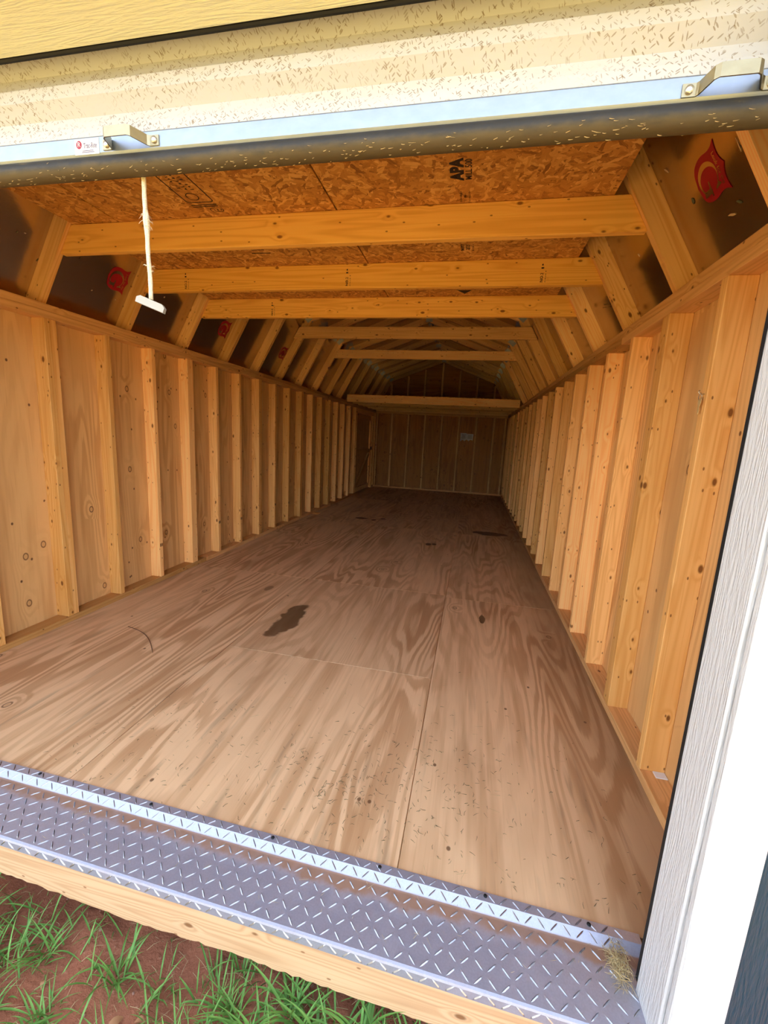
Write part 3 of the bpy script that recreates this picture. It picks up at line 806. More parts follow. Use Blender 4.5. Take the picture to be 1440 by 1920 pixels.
# boxed certification mark on the middle panel
def bar(x0, x1, y0, y1, pan):
    box('printed_stamp', (x0, y0, zs - 0.0003), (x1, y1, zs), INK, pan, bevel=0)
def rrect(x0, x1, y0, y1, r, w):
    o = []; i_ = []
    for cx, cy, a0 in ((x1 - r, y1 - r, 0), (x0 + r, y1 - r, 90), (x0 + r, y0 + r, 180), (x1 - r, y0 + r, 270)):
        for k in range(5):
            a = R(a0 + k * 22.5)
            o.append((cx + r * math.cos(a), cy + r * math.sin(a))); i_.append((cx + (r - w) * math.cos(a), cy + (r - w) * math.sin(a)))
    n = len(o); vs = [(x, y, zs) for x, y in o] + [(x, y, zs) for x, y in i_]
    return mesh('frame', vs, [(k, n + k, n + (k + 1) % n, (k + 1) % n) for k in range(n)])
fr = rrect(-1.405, -1.265, 1.62, 1.955, 0.018, 0.006)
put('printed_stamp', fr, dpan[1], mat=INK)
ring1 = rrect(-1.375, -1.315, 1.875, 1.935, 0.03, 0.005); put('printed_stamp', ring1, dpan[1], mat=INK)
stamp(dpan[1], [('#8', 0.028, 0, 0.028, 0.8), ('#6', 0.028, 0, 0.0, 1.0), ('#7', 0.028, 0, -0.028, 0.9)], (-1.335, 1.79, zs), (0, -1, 0), (-1, 0, 0), part='printed_stamp')
bar(-1.40, -1.27, 1.972, 1.978, dpan[1]); bar(-1.40, -1.27, 1.986, 1.992, dpan[1])
ring2 = rrect(-1.33, -1.262, 2.005, 2.04, 0.016, 0.004); put('printed_stamp', ring2, dpan[1], mat=INK)
stamp(dpan[1], [('#3', 0.02, 0, 0, 1.2)], (-1.296, 2.023, zs), (-1, 0, 0), (0, 1, 0), part='printed_stamp')
bar(-1.38, -1.26, 2.50, 2.508, dpan[1]); bar(-1.36, -1.28, 2.44, 2.446, dpan[1]); bar(-1.36, -1.28, 2.458, 2.463, dpan[1])

# ------------------------------------------------------------------ rear loft
rl = put('rear_loft', None, None, T(CX, 9.1, 1.868), label='dark rear loft on pine joists above the back wall', category='loft')
for k in range(7):
    y = 7.87 + k * D16
    if y > YB - 0.05: break
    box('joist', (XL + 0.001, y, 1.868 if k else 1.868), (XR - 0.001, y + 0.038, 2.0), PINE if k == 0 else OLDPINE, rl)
for x0, x1 in ((XL + 0.03, -1.6), (-1.598, -0.38), (-0.378, XR - 0.03)):
    box('loft_board', (x0, 7.87, 2.0005), (x1, YB - 0.003, 2.0115), OSB, rl, bevel=0.001, along=1)

# ------------------------------------------------------------------ front wall (seen edge-on), jamb, trim and siding
JX = 0.493                        # face of the right jamb
JL = 2 * CX - JX                  # the left jamb mirrors it
HZ = 2.056                        # underside of the header lining
wf = box('wall_front', (XLS - 0.03, 0.812, HZ + 0.13), (XRS + 0.03, 0.826, 2.45), NAVY, bevel=0, along=0, kind='structure', label='navy front wall of the shed above the opening')
fme = prism('gable', [(x, z + (0.10 if 0 < i < 6 else 0)) for i, (x, z) in enumerate([(XL - 0.25, 2.4), (XL + 0.12, 2.4), (XK, ZK), (CX, ZR), (2 * CX - XK, ZK), (2 * CX - XL - 0.12, 2.4), (2 * CX - XL + 0.25, 2.4)])], 0.012)
put('gable_siding', fme, wf, Matrix(((1, 0, 0, 0), (0, 0, 1, 0.8135), (0, 1, 0, 0), (0, 0, 0, 1))), NAVY)
for side in (-1, 1):
    def X(x): return x if side > 0 else 2 * CX - x
    def bb(name, x0, x1, y0, y1, z0, z1, mat, parent=None, **k):
        a, b = sorted((X(x0), X(x1)))
        return box(name, (a, y0, z0), (b, y1, z1), mat, parent, **k)
    bb('siding_panel', 0.596, XRS + 0.034, 0.806, 0.826, -0.15, HZ + 0.14, NAVY, wf, along=2)
    for gxp in (0.80,):
        pass
    bb('stud', JX + 0.021, JX + 0.10, 0.83, 0.915, 0.0, HZ + 0.02, PINE, wf)
    bb('stud', XRS - 0.12, XRS - 0.002, 0.83, 0.915, 0.0, HZ + 0.02, PINE, wf)
    tr = bb('trim_%d' % (3 if side > 0 else 4), JX, JX + 0.02, 0.812, 0.916, -0.018, HZ + 0.02, WHITE, None, bevel=0.003, kind='structure',
            label='white embossed jamb board lining the right of the opening' if side > 0 else 'white jamb board lining the left of the opening')
    bb('face_board', JX + 0.004, 0.594, 0.788, 0.8085, -0.16, HZ + 0.10, WHITE, tr, bevel=0.004)
    bb('weather_seal', JX + 0.0015, JX + 0.010, 0.9165, 0.930, 0.0, HZ - 0.003, BLACK, tr, bevel=0.002)
    bb('door_track', JX + 0.052, JX + 0.10, 0.932, 0.990, 0.0, HZ + 0.05, GALV, tr, bevel=0.002)
hd = box('trim_5', (JL, 0.797, HZ), (JX, 0.916, HZ + 0.02), HEADER_BOUNCE, bevel=0.003, along=0, kind='structure', label='embossed header board above the rolled door, yellowed by painted bounce light')
box('header_face', (JL - 0.10, 0.788, HZ + 0.012), (-0.62, 0.7965, HZ + 0.115), WHITE, hd, bevel=0.002)
box('header_face', (-0.618, 0.788, HZ + 0.012), (JX + 0.10, 0.7965, HZ + 0.115), WHITE, hd, bevel=0.002)
box('gap_shade_strip', (JL, 0.9170, HZ - 0.002), (JX, 0.928, HZ + 0.03), BLACK, hd, bevel=0.003)  # black strip added to paint the shade in the gap behind the header
box('lintel', (JL, 0.83, HZ + 0.0205), (JX, 0.915, HZ + 0.24), PINE, wf)
box('interior_filler', (XLS, 0.83, HZ + 0.245), (XRS, 0.842, 2.45), SHEATH, wf, bevel=0)

# ------------------------------------------------------------------ roll-up door
dr = put('roll_up_door', None, None, T(CX, 0.965, 1.83), label='white ribbed roll-up door raised above the opening, flecked with grass', category='door')
X0, X1 = JL + 0.014, JX - 0.004
prof = [(0.972, 1.905), (0.960, 1.912), (0.960, 1.936), (0.973, 1.942), (0.975, 1.9665), (0.950, 1.9925), (0.950, 2.019)]
z = 2.019
for k in range(4):
    prof += [(0.974, z + 0.012), (0.975, z + 0.040), (0.950, z + 0.066), (0.950, z + 0.090)]; z += 0.090
prof2 = prof + [(y + 0.004, zz) for y, zz in reversed(prof)]
put('door_curtain', sweep('curtain', prof2, X0, X1, 24, closed=True), dr, mat=CURTAIN)
# coil behind the header
cpts = [(1.15 + 0.15 * math.cos(R(a)), 2.34 + 0.15 * math.sin(R(a))) for a in range(0, 360, 20)]
put('door_coil', sweep('coil', cpts, X0, X1, 1, closed=True, smooth=False), dr, mat=CURTAIN)
barp = [(0.956, 1.871), (0.952, 1.876), (0.952, 1.908), (0.955, 1.912), (0.960, 1.912), (0.960, 1.904), (0.985, 1.876), (0.985, 1.871)]
bb_ = put('bottom_bar', sweep('bar', barp, X0 + 0.006, X1 - 0.006, 4, closed=True), dr, mat=GALV)
sealp = [(0.968 + 0.026 * math.cos(R(a)), 1.853 + 0.021 * math.sin(R(a))) for a in range(0, 360, 24)]
put('rubber_seal', sweep('seal', sealp, X0 + 0.004, X1 - 0.004, 30, closed=True, smooth=True), dr, mat=SEAL)
def strap(path, zc, wz, th):
    """bent flat bar: path in XY, constant height"""
    vs = []; fs = []; n = len(path)
    for i, p in enumerate(path):
        a = Vector(path[max(i - 1, 0)]); b = Vector(path[min(i + 1, n - 1)]); d = (b - a).normalized(); nn = Vector((-d.y, d.x)) * th / 2
        hw = p[2] if len(p) > 2 else wz / 2
        for s, q in ((1, -1), (1, 1), (-1, 1), (-1, -1)):
            vs.append((p[0] + nn.x * s, p[1] + nn.y * s, zc + q * hw))
    for i in range(n - 1):
        for k in range(4): fs.append((4 * i + k, 4 * i + (k + 1) % 4, 4 * i + 4 + (k + 1) % 4, 4 * i + 4 + k))
    fs.append((3, 2, 1, 0)); fs.append((4 * n - 4, 4 * n - 3, 4 * n - 2, 4 * n - 1))
    return mesh('handle', vs, fs)
def dome(r):
    bm = bmesh.new(); bmesh.ops.create_uvsphere(bm, u_segments=10, v_segments=6, radius=r)
    for v in bm.verts: v.co.y *= 0.55
    return bm_mesh('bolt', bm, True)
BOLT = dome(0.0075); BOLT.materials.append(STEEL)
def pull_handle(x0, x1, zc):
    yb = 0.9505
    path = [(x0, yb), (x0 + 0.022, yb), (x0 + 0.026, yb - 0.004), (x0 + 0.036, 0.916), (x0 + 0.042, 0.911), (x1 - 0.050, 0.911), (x1 - 0.044, 0.915), (x1 - 0.028, yb - 0.004), (x1 - 0.022, yb), (x1, yb)]
    path = [Vector((p[0], p[1])) for p in path]
    h = put('lift_handle', strap(path, zc, 0.021, 0.0025), dr, mat=ZINC)
    for x in (x0 + 0.011, x1 - 0.011): put('bolt', BOLT, h, T(x, yb - 0.003, zc))
    return h
pull_handle(-0.900, -0.752, 1.889)
pull_handle(0.308, 0.456, 1.886)
# sticker on the bar
stick = box('maker_label', (-0.979, 0.9512, 1.8735), (-0.912, 0.952, 1.9065), PAPER, dr, bevel=0)
fy = 0.9511
em = prism('mark', [(0.0075 * math.cos(R(a)), 0.0085 * math.sin(R(a))) for a in range(0, 360, 20)], 0.0003); em.materials.append(LABELRED)
FW = lambda x, z, y=fy: frame((x, y, z), (1, 0, 0), (0, 0, 1))
put('printed_emblem', em, stick, FW(-0.967, 1.8945, fy))
me = text_mesh('R', 0.0145, 0.0001); me.materials.append(PAPER); put('printed_emblem', me, stick, FW(-0.967, 1.8945, fy - 0.0004))
me = text_mesh('Trac-Rite', 0.0135, 0.0001); me.materials.append(LABELINK); put('printed_words', me, stick, FW(-0.9365, 1.8915, fy - 0.0001) @ Matrix.Diagonal((0.72, 1.15, 1, 1)))
for k, (w_, zz) in enumerate(((0.030, 1.8815), (0.034, 1.8785))):
    put('printed_line', box_mesh((w_, 0.0011, 0.0002), LABELINK, 0), stick, FW(-0.943, zz, fy - 0.0001))

# straw and chaff caught along the rubber seal
def strands(name, items, mat, **props):
    """items: list of (point list, width); flat thin ribbons with depth"""
    vs = []; fs = []
    for pts, wd in items:
        n0 = len(vs); n = len(pts)
        for i, p in enumerate(pts):
            p = Vector(p); d = Vector(pts[min(i + 1, n - 1)]) - Vector(pts[max(i - 1, 0)])
            s = d.cross(Vector((0.3, 0.2, 1))); s = s.normalized() if s.length > 1e-6 else Vector((1, 0, 0))
            q = d.cross(s); q = q.normalized() if q.length > 1e-9 else Vector((0, 0, 1))
            hw = wd / 2 * (1.0 if i < n - 1 else 0.3)
            vs += [p + s * hw, p - s * hw * 0.5 + q * hw * 0.8, p - s * hw * 0.5 - q * hw * 0.8]
        for i in range(n - 1):
            for k in range(3): fs.append((n0 + 3 * i + k, n0 + 3 * i + (k + 1) % 3, n0 + 3 * i + 3 + (k + 1) % 3, n0 + 3 * i + 3 + k))
        fs.append((n0 + 2, n0 + 1, n0)); fs.append((n0 + 3 * n - 3, n0 + 3 * n - 2, n0 + 3 * n - 1))
    return put(name, mesh(name, vs, fs), mat=mat, **props)
it = []
for k in range(260):
    x = rnd.uniform(-1.75, JX - 0.03); a = R(rnd.gauss(240, 22)); rr = 1.03
    y = 0.968 + 0.026 * rr * math.cos(a); zz = 1.853 + 0.021 * rr * math.sin(a)
    L = rnd.uniform(0.003, 0.011) * (2.2 if rnd.random() < 0.06 else 1); th = rnd.uniform(-0.6, 0.6)
    it.append(([(x, y, zz), (x + L * 0.5 * math.cos(th), y - 0.001, zz + L * 0.3 * math.sin(th) - 0.0006), (x + L * math.cos(th), y - 0.001, zz + L * 0.5 * math.sin(th))], rnd.uniform(0.0006, 0.0014)))
s_ = strands('chaff', it, STRAW, kind='stuff', label='dry straw chaff stuck along the rubber door seal', category='straw')

# ------------------------------------------------------------------ pull rope
pr = put('pull_rope', None, None, T(-0.823, 0.99, 1.56), label='frayed white rope with painted wooden pull hanging from door', category='rope')
rp = []
for i in range(25):
    f = i / 24; rp.append((-0.832 + 0.012 * f + 0.0008 * math.sin(f * 17), 0.992 - 0.004 * f, 1.875 - 0.31 * f))
rad = [0.0050 + (0.0028 * math.exp(-((i - 10.2) / 1.5) ** 2)) + 0.0003 * math.sin(i * 2.2) for i in range(25)]
put('rope_cord', tube('rope', rp, rad, 10), pr, mat=ROPE)
it = []
for k in range(46):
    i = rnd.choice((9, 10, 10, 11, 11, 18, 18, 19)); p = Vector(rp[i]); a = rnd.uniform(0, 6.28); L = rnd.uniform(0.005, 0.012)
    d = Vector((math.cos(a), math.sin(a), rnd.uniform(-0.9, -0.1) if i < 14 else rnd.uniform(-0.5, 0.6)))
    q = p + Vector((math.cos(a), math.sin(a), 0)) * rad[i] * 0.9
    it.append(([q, q + d * L * 0.6, q + d * L + Vector((0, 0, -0.002))], 0.0009))
o = strands('rope_fray', it, ROPE); o.parent = pr; o.matrix_basis = W[pr.name].inverted(); o['kind'] = 'stuff'
oc = [(-0.032, -0.009), (0.032, -0.009), (0.032, 0.003), (0.025, 0.009), (-0.025, 0.009), (-0.032, 0.003)]
pm = prism('pull', oc, 0.024)
ax = Vector((0.82, 0.42, -0.30)).normalized()
wpull = frame((-0.818, 0.985, 1.553), ax, (0.2, 0, 1)) @ T(0, 0, -0.012)
put('wooden_pull', pm, pr, wpull, HANDLEW)

# ------------------------------------------------------------------ diamond plate threshold
SK = Matrix.Translation((-0.4, 0.93, 0)) @ Matrix.Rotation(R(-1.1), 4, 'Z') @ Matrix.Translation((0.4, -0.93, 0))
TX0, TX1 = -2.20, 0.535
tp = put('threshold_plate', None, None, T(-0.8, 0.93, -0.016), label='steel diamond tread plate across the door sill', category='plate')
ZTR = -0.0135
tprof = [(1.047, 0.0035), (1.022, 0.0035), (1.001, ZTR + 0.001), (0.996, ZTR), (0.836, ZTR), (0.8305, ZTR - 0.002), (0.8285, ZTR - 0.007), (0.8285, -0.044)]
tfull = tprof + [(y + 0.0025, zz - 0.003) for y, zz in reversed(tprof)]
pl = put('tread_sheet', sweep('tread', tfull, TX0, TX1, 1, closed=True), tp, SK, TREAD)
def lug_mesh(L, w, h):
    vs = [(-L / 2, 0, 0), (-L * 0.28, -w / 2, 0), (L * 0.28, -w / 2, 0), (L / 2, 0, 0), (L * 0.28, w / 2, 0), (-L * 0.28, w / 2, 0), (-L * 0.26, 0, h), (L * 0.26, 0, h)]
    fs = [(0, 1, 6), (1, 2, 7, 6), (2, 3, 7), (3, 4, 7), (4, 5, 6, 7), (5, 0, 6)]
    return vs, fs
LV, LF = lug_mesh(0.031, 0.0044, 0.0019)
LM = mesh('lug', LV, LF); LM.materials.append(LUG)
cells = []
PX, PY = 0.0325, 0.0325
nxl = int((0.50 - TX0) / PX)
def lug_at(x, y, zz, ang, nrm='z'):
    if nrm == 'z': b = T(x, y, zz)
    elif nrm == 'f': b = frame((x, y, zz), (1, 0, 0), (0, 0, 1))
    else: b = frame((x, y, zz), (1, 0, 0), (0, 0.8, 0.62))
    return SK @ b @ Matrix.Rotation(ang, 4, 'Z')
for i in range(nxl):
    for j in range(5):
        x = TX0 + (i + 0.5) * PX; y = 0.851 + j * PY
        cells.append((x, y, ZTR, R(45 if (i + j) % 2 else -45), 'z'))
    cells.append((TX0 + (i + 0.5) * PX, 1.0345, 0.0035, R(45 if i % 2 else -45), 'z'))
    cells.append((TX0 + (i + 0.5) * PX, 0.8285, -0.031, R(45 if i % 2 else -45), 'f'))
    cells.append((TX0 + (i + 0.5) * PX, 1.0118, -0.0047, R(45 if i % 2 else -45), 's'))
cpos = Vector((0, 0, 1.257))
def rank(c):
    p = Vector(c[:3]); v = p - cpos
    return v.length if v.dot(fwd) > 0 and abs(v.dot(right) / v.dot(fwd)) < 0.93 and v.dot(up) / v.dot(fwd) > -1.23 and c[4] == 'z' and c[2] < 0 else 99 + v.length
cells.sort(key=rank)
for c in cells[:300]:
    put('tread_lug', LM, tp, lug_at(*c))
vs = []; fs = []
for c in cells[300:]:
    w = lug_at(*c); n0 = len(vs)
    vs += [w @ Vector(v) for v in LV]; fs += [tuple(n0 + k for k in f) for f in LF]
put('far_tread_lugs', mesh('lugs', vs, fs), tp, None, LUG, kind='stuff')
SCREW = dome(0.0055); SCREW.materials.append(BLACK)
for x in (-1.42, -0.955, -0.51, -0.165, 0.14, 0.41):
    put('screw', SCREW, tp, SK @ T(x, 1.036, 0.005) @ Matrix.Rotation(R(90), 4, 'X'))

# rim joist under the plate
sb_v = []; sb_f = []; NS = 160
for i in range(NS + 1):
    x = -2.6 + 3.22 * i / NS
    zb = -0.166 + 0.0035 * math.sin(x * 9) + rnd.uniform(-0.004, 0.004) + 0.018 * max(0, (-1.05 - x)) 
    sb_v += [(x, 0.836, -0.018), (x, 0.832, -0.022), (x, 0.832, zb + 0.005), (x, 0.837 + rnd.uniform(0, 0.004), zb), (x, 0.875, zb), (x, 0.875, -0.018)]
for i in range(NS):
    for k in range(6): sb_f.append((6 * i + k, 6 * i + (k + 1) % 6, 6 * i + 6 + (k + 1) % 6, 6 * i + 6 + k))
sb_f.append(tuple(range(6))); sb_f.append(tuple(reversed(range(6 * NS, 6 * NS + 6))))
# the grain runs along local X, the height is local Y
bw = frame((-1.0, 0.85, -0.09), (1, 0, 0), (0, 0, 1))
bi = bw.inverted()
rj = put('sill_beam', mesh('sill', [bi @ Vector(v) for v in sb_v], sb_f), None, SK @ bw, SILL, label='weathered pine sill beam under the steel tread plate', category='beam')
for k, x in enumerate((-2.3, -1.5, 0.35)):
    box('skid', (x - 0.07, 0.95, -0.32), (x + 0.07, 9.8, -0.141), SILL, floor, bevel=0.004)

# ------------------------------------------------------------------ small things inside
key_ = put('key', None, None, T(XR, 1.632, 1.44), label='small brass key on a hook on the nearest right stud', category='key')
hk = tube('hook', [(XR + 0.004, 1.640, 1.452), (XR - 0.012, 1.640, 1.450), (XR - 0.017, 1.640, 1.456), (XR - 0.015, 1.640, 1.463)], 0.0016, 6)
put('hook', hk, key_, mat=STEEL)
ringp = [(XR - 0.011, 1.638 + 0.011 * math.cos(R(a)), 1.443 + 0.011 * math.sin(R(a))) for a in range(0, 361, 30)]
put('key_ring', tube('ring', ringp, 0.0012, 6, False), key_, mat=STEEL)
kb = prism('keyblade', [(-0.009, 0), (0.009, 0), (0.010, -0.014), (0.004, -0.020), (0.004, -0.046), (0.0, -0.050), (-0.003, -0.046), (-0.003, -0.040), (-0.005, -0.036), (-0.003, -0.032), (-0.004, -0.020), (-0.010, -0.014)], 0.002)
put('key_blade', kb, key_, Matrix(((0, 0, -1, XR - 0.010), (1, 0, 0, 1.637), (0, 1, 0, 1.434), (0, 0, 0, 1))), BRASS)
box('wood_shim', (0.785, 1.588, 0.0382), (0.826, 1.6205, 0.0425), SHIMW, label='thin white shim lying on the right bottom plate', category='shim', bevel=0.0008)
bpy.data.objects['wood_shim'].name = 'white_shim'
nt = put('paper_notice', None, None, T(-0.165, YB + SD - 0.002, 1.33), label='torn white paper notice stapled on the back wall', category='notice')
yy = YB + SD - 0.0016
nm = prism('sheet', [(-0.15, 0.10), (-0.02, 0.102), (0.0, 0.085), (0.15, 0.085), (0.148, -0.07), (0.09, -0.05), (0.05, -0.085), (0.0, -0.05), (-0.05, -0.09), (-0.09, -0.06), (-0.15, -0.098)], 0.0008)
put('sheet', nm, nt, frame((-0.165, yy, 1.335), (1, 0, 0), (0, 0, 1)), PAPER)
for k in range(5):
    put('printed_line', box_mesh((0.10 - 0.012 * (k % 3), 0.007, 0.0003), INK, 0), nt, frame((-0.235, yy - 0.001, 1.40 - k * 0.022), (1, 0, 0), (0, 0, 1)))
    put('printed_line', box_mesh((0.11 - 0.015 * (k % 2), 0.007, 0.0003), INK, 0), nt, frame((-0.09, yy - 0.001, 1.395 - k * 0.02), (1, 0, 0), (0, 0, 1)))
put('notice_fold', box_mesh((0.004, 0.10, 0.0004), INK, 0), nt, frame((-0.163, yy - 0.001, 1.37), (1, 0, 0), (0, 0, 1)))
# a curved pencil-thin split lying on the floor at left
it = [([(-2.02 + 0.37 * f, 2.11 - 0.23 * f + 0.05 * math.sin(f * 3.1), 0.0015) for f in [k / 12 for k in range(13)]], 0.005)]
strands('loose_twig', it, plain('dark_twig', (0.16, 0.08, 0.04), 0.8), label='thin curved dark twig lying on floor near left wall', category='twig')
# scrap of pale wood at the left plate far back
box('wood_offcut', (XL + 0.004, 6.18, 0.0), (XL + 0.11, 6.28, 0.012), PINE, bevel=0.002, label='small pale wood offcut beside the left bottom plate', category='offcut')
# nailed block at the foot of the left wall
box('wood_block', (XL - 0.088, 1.52, 0.0385), (XL - 0.004, 1.60, 0.075), SILL, bevel=0.003, label='small rough wood block on the left bottom plate', category='block')

# grass clippings swept over the front of the floor
it = []
def clip(x, y, Lm):
    a = rnd.uniform(0, 6.28); L = rnd.uniform(0.3, 1.0) * Lm; b = a + rnd.uniform(-0.7, 0.7)
    p = Vector((x, y, 0.0015)); q = p + Vector((math.cos(a), math.sin(a), 0)) * L * 0.5; r = q + Vector((math.cos(b), math.sin(b), 0)) * L * 0.5
    q.z += rnd.uniform(0, 0.003)
    it.append(([p, q, r], rnd.uniform(0.0008, 0.0018)))
for k in range(420): clip(rnd.uniform(-1.5, 0.62), 1.06 + abs(rnd.gauss(0, 0.38)), 0.02)
for cx_, cy_, sx, sy, n in ((-0.27, 1.32, 0.09, 0.06, 60), (-0.38, 1.23, 0.08, 0.05, 50), (0.04, 1.34, 0.05, 0.05, 30), (-0.16, 1.47, 0.16, 0.07, 46), (-0.55, 1.38, 0.05, 0.05, 26), (0.12, 1.53, 0.1, 0.06, 30), (-0.08, 1.17, 0.08, 0.05, 26)):
    for k in range(n): clip(rnd.gauss(cx_, sx), max(1.055, rnd.gauss(cy_, sy)), 0.024)
strands('grass_clippings', it, CLIP, kind='stuff', label='dried grass clippings scattered on the front of the floor', category='clippings')
it = []
for k in range(46):
    x, y = rnd.uniform(-1.5, 0.6), 1.06 + abs(rnd.gauss(0, 0.5)); a = rnd.uniform(0, 6.28); L = rnd.uniform(0.012, 0.05)
    it.append(([(x, y, 0.002), (x + L * math.cos(a), y + L * math.sin(a), 0.002)], 0.0012))
for k in range(70):
    x, y = rnd.uniform(-1.2, 0.48), rnd.uniform(0.86, 1.03); a = rnd.uniform(0, 6.28); L = rnd.uniform(0.006, 0.03)
    it.append(([(x, y, -0.009), (x + L * math.cos(a), y + L * math.sin(a), -0.008)], 0.001))
strands('straw_bits', it, STRAW, kind='stuff', label='pale straw bits strewn over floor and tread plate', category='straw')
# wad of hay caught against the jamb
it = []
for k in range(240):
    c = Vector((0.462 + rnd.gauss(0, 0.014), 0.945 + rnd.gauss(0, 0.022), ZTR + 0.003 + abs(rnd.gauss(0, 0.016))))
    c.x = min(c.x, JX - 0.006)
    a = rnd.uniform(0, 6.28); L = rnd.uniform(0.012, 0.045); e = rnd.uniform(-0.3, 0.6)
    d = Vector((math.cos(a), math.sin(a), e)) * L
    pts = [c - d * 0.5, c + Vector((rnd.gauss(0, .004), rnd.gauss(0, .004), rnd.gauss(0.003, .003))), c + d * 0.5]
    for p in pts: p.x = min(p.x, JX - 0.004); p.z = max(p.z, ZTR + 0.002)
    it.append((pts, rnd.uniform(0.0007, 0.0014)))
strands('hay', it, STRAW, kind='stuff', label='wad of dry hay caught between tread plate and white jamb', category='hay')

# ------------------------------------------------------------------ grass in the soil before the sill
def gnd(x, y):
    return -0.30 + (0.035 * math.sin(x * 3.1 + y * 2.3) + 0.02 * math.sin(x * 9 + 1.3) * math.cos(y * 11) + 0.010 * math.sin(x * 31 + y * 17))
def blade(vs, fs, base, az, L, lean, wd, droop):
    n = 6; n0 = len(vs); d = Vector((math.cos(az), math.sin(az), 0)); s = Vector((-d.y, d.x, 0)); p = Vector(base); el = R(90) - lean
    for i in range(n + 1):
        f = i / n
        hw = wd / 2 * (0.55 + 0.9 * f if f < 0.4 else 0.91 * (1 - ((f - 0.4) / 0.6) ** 1.7) + 0.02)
        vs.append(p + s * hw); vs.append(p + Vector((0, 0, -hw * 0.35))); vs.append(p - s * hw)
        p = p + (d * math.cos(el) + Vector((0, 0, 1)) * math.sin(el)) * (L / n)
        el -= droop / n * (0.5 + f)
    for i in range(n):
        a = n0 + 3 * i
        fs.append((a, a + 1, a + 4, a + 3)); fs.append((a + 1, a + 2, a + 5, a + 4))
TUFTS = [(-1.40, 0.80, 1.0, 16, 'tall green grass tuft at far left under the sill beam'), (-1.27, 0.76, 0.9, 14, 'grass tuft just right of the leftmost tall one'), (-1.12, 0.80, 0.8, 12, 'spreading grass tuft near the left sill with bare soil below'),
         (-1.16, 0.66, 0.6, 18, 'fine low grass tuft in the bottom left corner'), (-1.00, 0.70, 0.7, 13, 'thin bladed grass tuft standing on bare red soil at left'), (-0.88, 0.80, 0.9, 13, 'grass tuft with broad drooping blades beside bare soil'), (-0.74, 0.80, 0.6, 7, 'small sparse grass tuft against the middle of sill beam'),
         (-0.60, 0.70, 0.8, 14, 'bright grass tuft at bottom edge, middle of the soil'), (-0.50, 0.80, 0.8, 12, 'grass tuft left of the dense green patch under the sill'), (-0.42, 0.75, 1.0, 16, 'broad leaved grass tuft, left one of dense patch'), (-0.33, 0.80, 1.0, 18, 'broad leaved grass tuft in the middle of dense patch'),
         (-0.24, 0.77, 1.0, 18, 'lush grass tuft right of the dense patch middle'), (-0.15, 0.81, 0.9, 16, 'dark grass tuft at the right end of dense patch'), (-0.36, 0.69, 0.7, 14, 'low grass tuft at bottom edge before dense patch'), (-1.52, 0.86, 0.9, 14, 'grass tuft in the dark gap at left below the sill'), (-0.78, 0.66, 0.6, 12, 'short grass tuft at bottom edge amid red soil')]
for (x, y, sc_, nb, lab) in TUFTS:
    vs = []; fs = []
    for k in range(int(nb * 2.2)):
        az = rnd.uniform(0, 2 * math.pi) if rnd.random() < 0.5 else rnd.uniform(R(170), R(370))
        blade(vs, fs, (rnd.gauss(0, 0.016), rnd.gauss(0, 0.014), 0), az, rnd.uniform(0.08, 0.19) * sc_, R(rnd.uniform(12, 55)), rnd.uniform(0.0045, 0.010) * sc_, R(rnd.uniform(30, 95)))
    put('grass_tuft', mesh('tuft', vs, fs, True), None, T(x, y, gnd(x, y) - 0.004), GRASS, label=lab, category='grass', group='grass tufts in the soil before the sill')
# short thin grass no one could count
vs = []; fs = []
for k in range(4200):
    x = rnd.uniform(-2.3, 0.5); y = rnd.uniform(-0.2, 0.95)
    dn = 0.5 + 0.5 * math.sin(x * 5.3 + 1.0) * math.cos(y * 6.1 + x)
    if rnd.random() > dn ** 2 * 0.9 + 0.06: continue
    blade(vs, fs, (x, y, gnd(x, y) - 0.004), rnd.uniform(0, 6.28), rnd.uniform(0.03, 0.085), R(rnd.uniform(15, 70)), rnd.uniform(0.0018, 0.0035), R(rnd.uniform(10, 80)))
for k in range(620):
    x = rnd.choice((rnd.uniform(-0.62, 0.0), rnd.uniform(-0.62, 0.0), rnd.uniform(-1.7, -1.12), rnd.uniform(-1.7, -0.5))); y = rnd.uniform(0.58, 0.9)
    blade(vs, fs, (x, y, gnd(x, y) - 0.004), rnd.uniform(0, 6.28), rnd.uniform(0.05, 0.15), R(rnd.uniform(15, 65)), rnd.uniform(0.003, 0.007), R(rnd.uniform(20, 110)))
put('grass', mesh('grass', vs, fs, True), mat=GRASS, kind='stuff', label='short thin grass scattered over the red soil', category='grass')
it = []
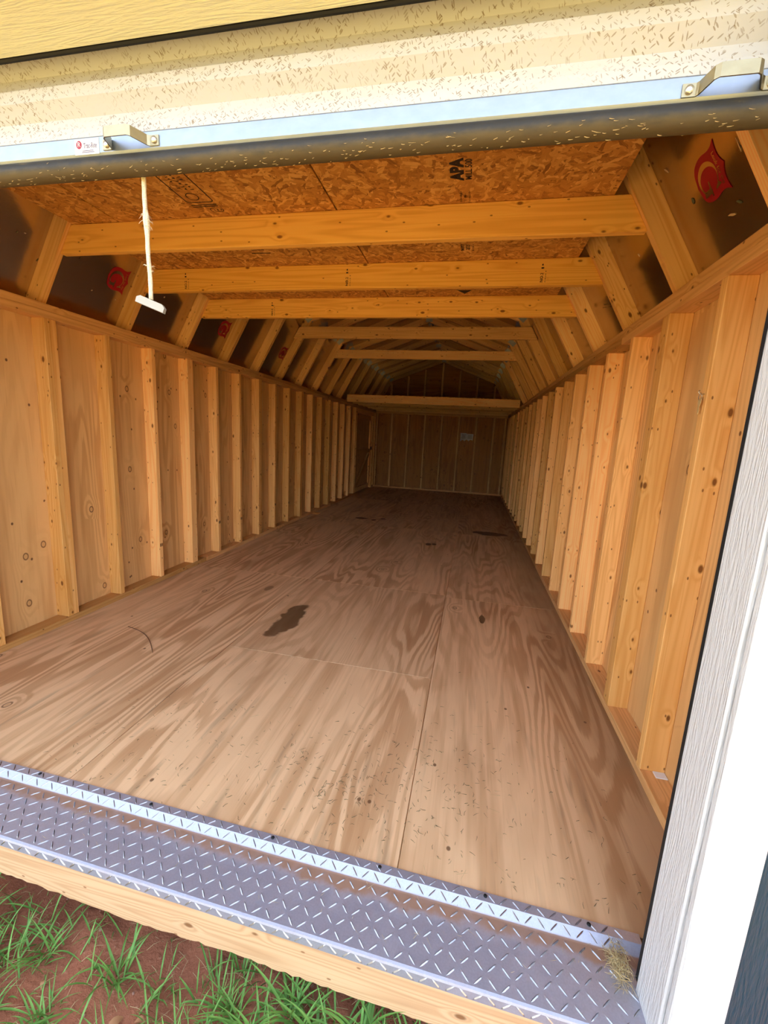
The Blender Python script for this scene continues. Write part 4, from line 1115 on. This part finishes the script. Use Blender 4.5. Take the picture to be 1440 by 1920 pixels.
for k in range(420):
    x = rnd.uniform(-1.8, 0.3); y = rnd.uniform(0.45, 0.95); a = rnd.uniform(0, 6.28); L = rnd.uniform(0.015, 0.07); zz = gnd(x, y)
    it.append(([(x, y, zz + 0.004), (x + L * math.cos(a) * .5, y + L * math.sin(a) * .5, zz + 0.010), (x + L * math.cos(a), y + L * math.sin(a), zz + 0.006)], 0.0012))
strands('dry_grass', it, STRAW, kind='stuff', label='dry pale grass stems lying on the red soil', category='dry grass')
def leaf(x, y, az, L, label):
    vs = []; fs = []
    for i in range(7):
        f = i / 6; hw = 0.22 * L * math.sin(math.pi * min(1, f * 0.92 + 0.06)); zc = 0.012 * math.sin(f * 3.1)
        vs += [(f * L - L / 2, hw, zc + hw * 0.35), (f * L - L / 2, 0, zc), (f * L - L / 2, -hw, zc + hw * 0.35)]
    for i in range(6):
        a = 3 * i; fs += [(a, a + 1, a + 4, a + 3), (a + 1, a + 2, a + 5, a + 4)]
    put('dry_leaf', mesh('leaf', vs, fs, True), None, T(x, y, gnd(x, y) + 0.004) @ Matrix.Rotation(az, 4, 'Z'), DRYLEAF, label=label, category='leaf', group='dry leaves on the soil')
leaf(-0.80, 0.715, 1.0, 0.05, 'curled brown dry leaf on soil at bottom edge')
leaf(-0.735, 0.73, 0.2, 0.03, 'small pale dry leaf right of the curled brown one')
leaf(-1.07, 0.745, 2.0, 0.022, 'tiny brown leaf on bare soil at left')
# stones in the soil
STM = plain('soil_pebble', (0.36, 0.20, 0.14), 0.9)
bm = bmesh.new(); bmesh.ops.create_icosphere(bm, subdivisions=1, radius=1.0)
for v in bm.verts: v.co *= rnd.uniform(0.75, 1.1); v.co.z *= 0.7
PEB = bm_mesh('pebble', bm, False); PEB.materials.append(STM)
vs = []; fs = []
for k in range(150):
    x = rnd.uniform(-1.7, 0.2); y = rnd.uniform(0.5, 0.95); r = rnd.uniform(0.0015, 0.006); a = rnd.uniform(0, 6.28); n0 = len(vs)
    m4 = T(x, y, gnd(x, y) + r * 0.2) @ Matrix.Rotation(a, 4, 'Z') @ Matrix.Scale(r, 4)
    vs += [m4 @ v.co for v in PEB.vertices]; fs += [tuple(n0 + i for i in p.vertices) for p in PEB.polygons]
put('gravel', mesh('gravel', vs, fs), mat=STM, kind='stuff', label='small red clay crumbs on the soil', category='gravel')
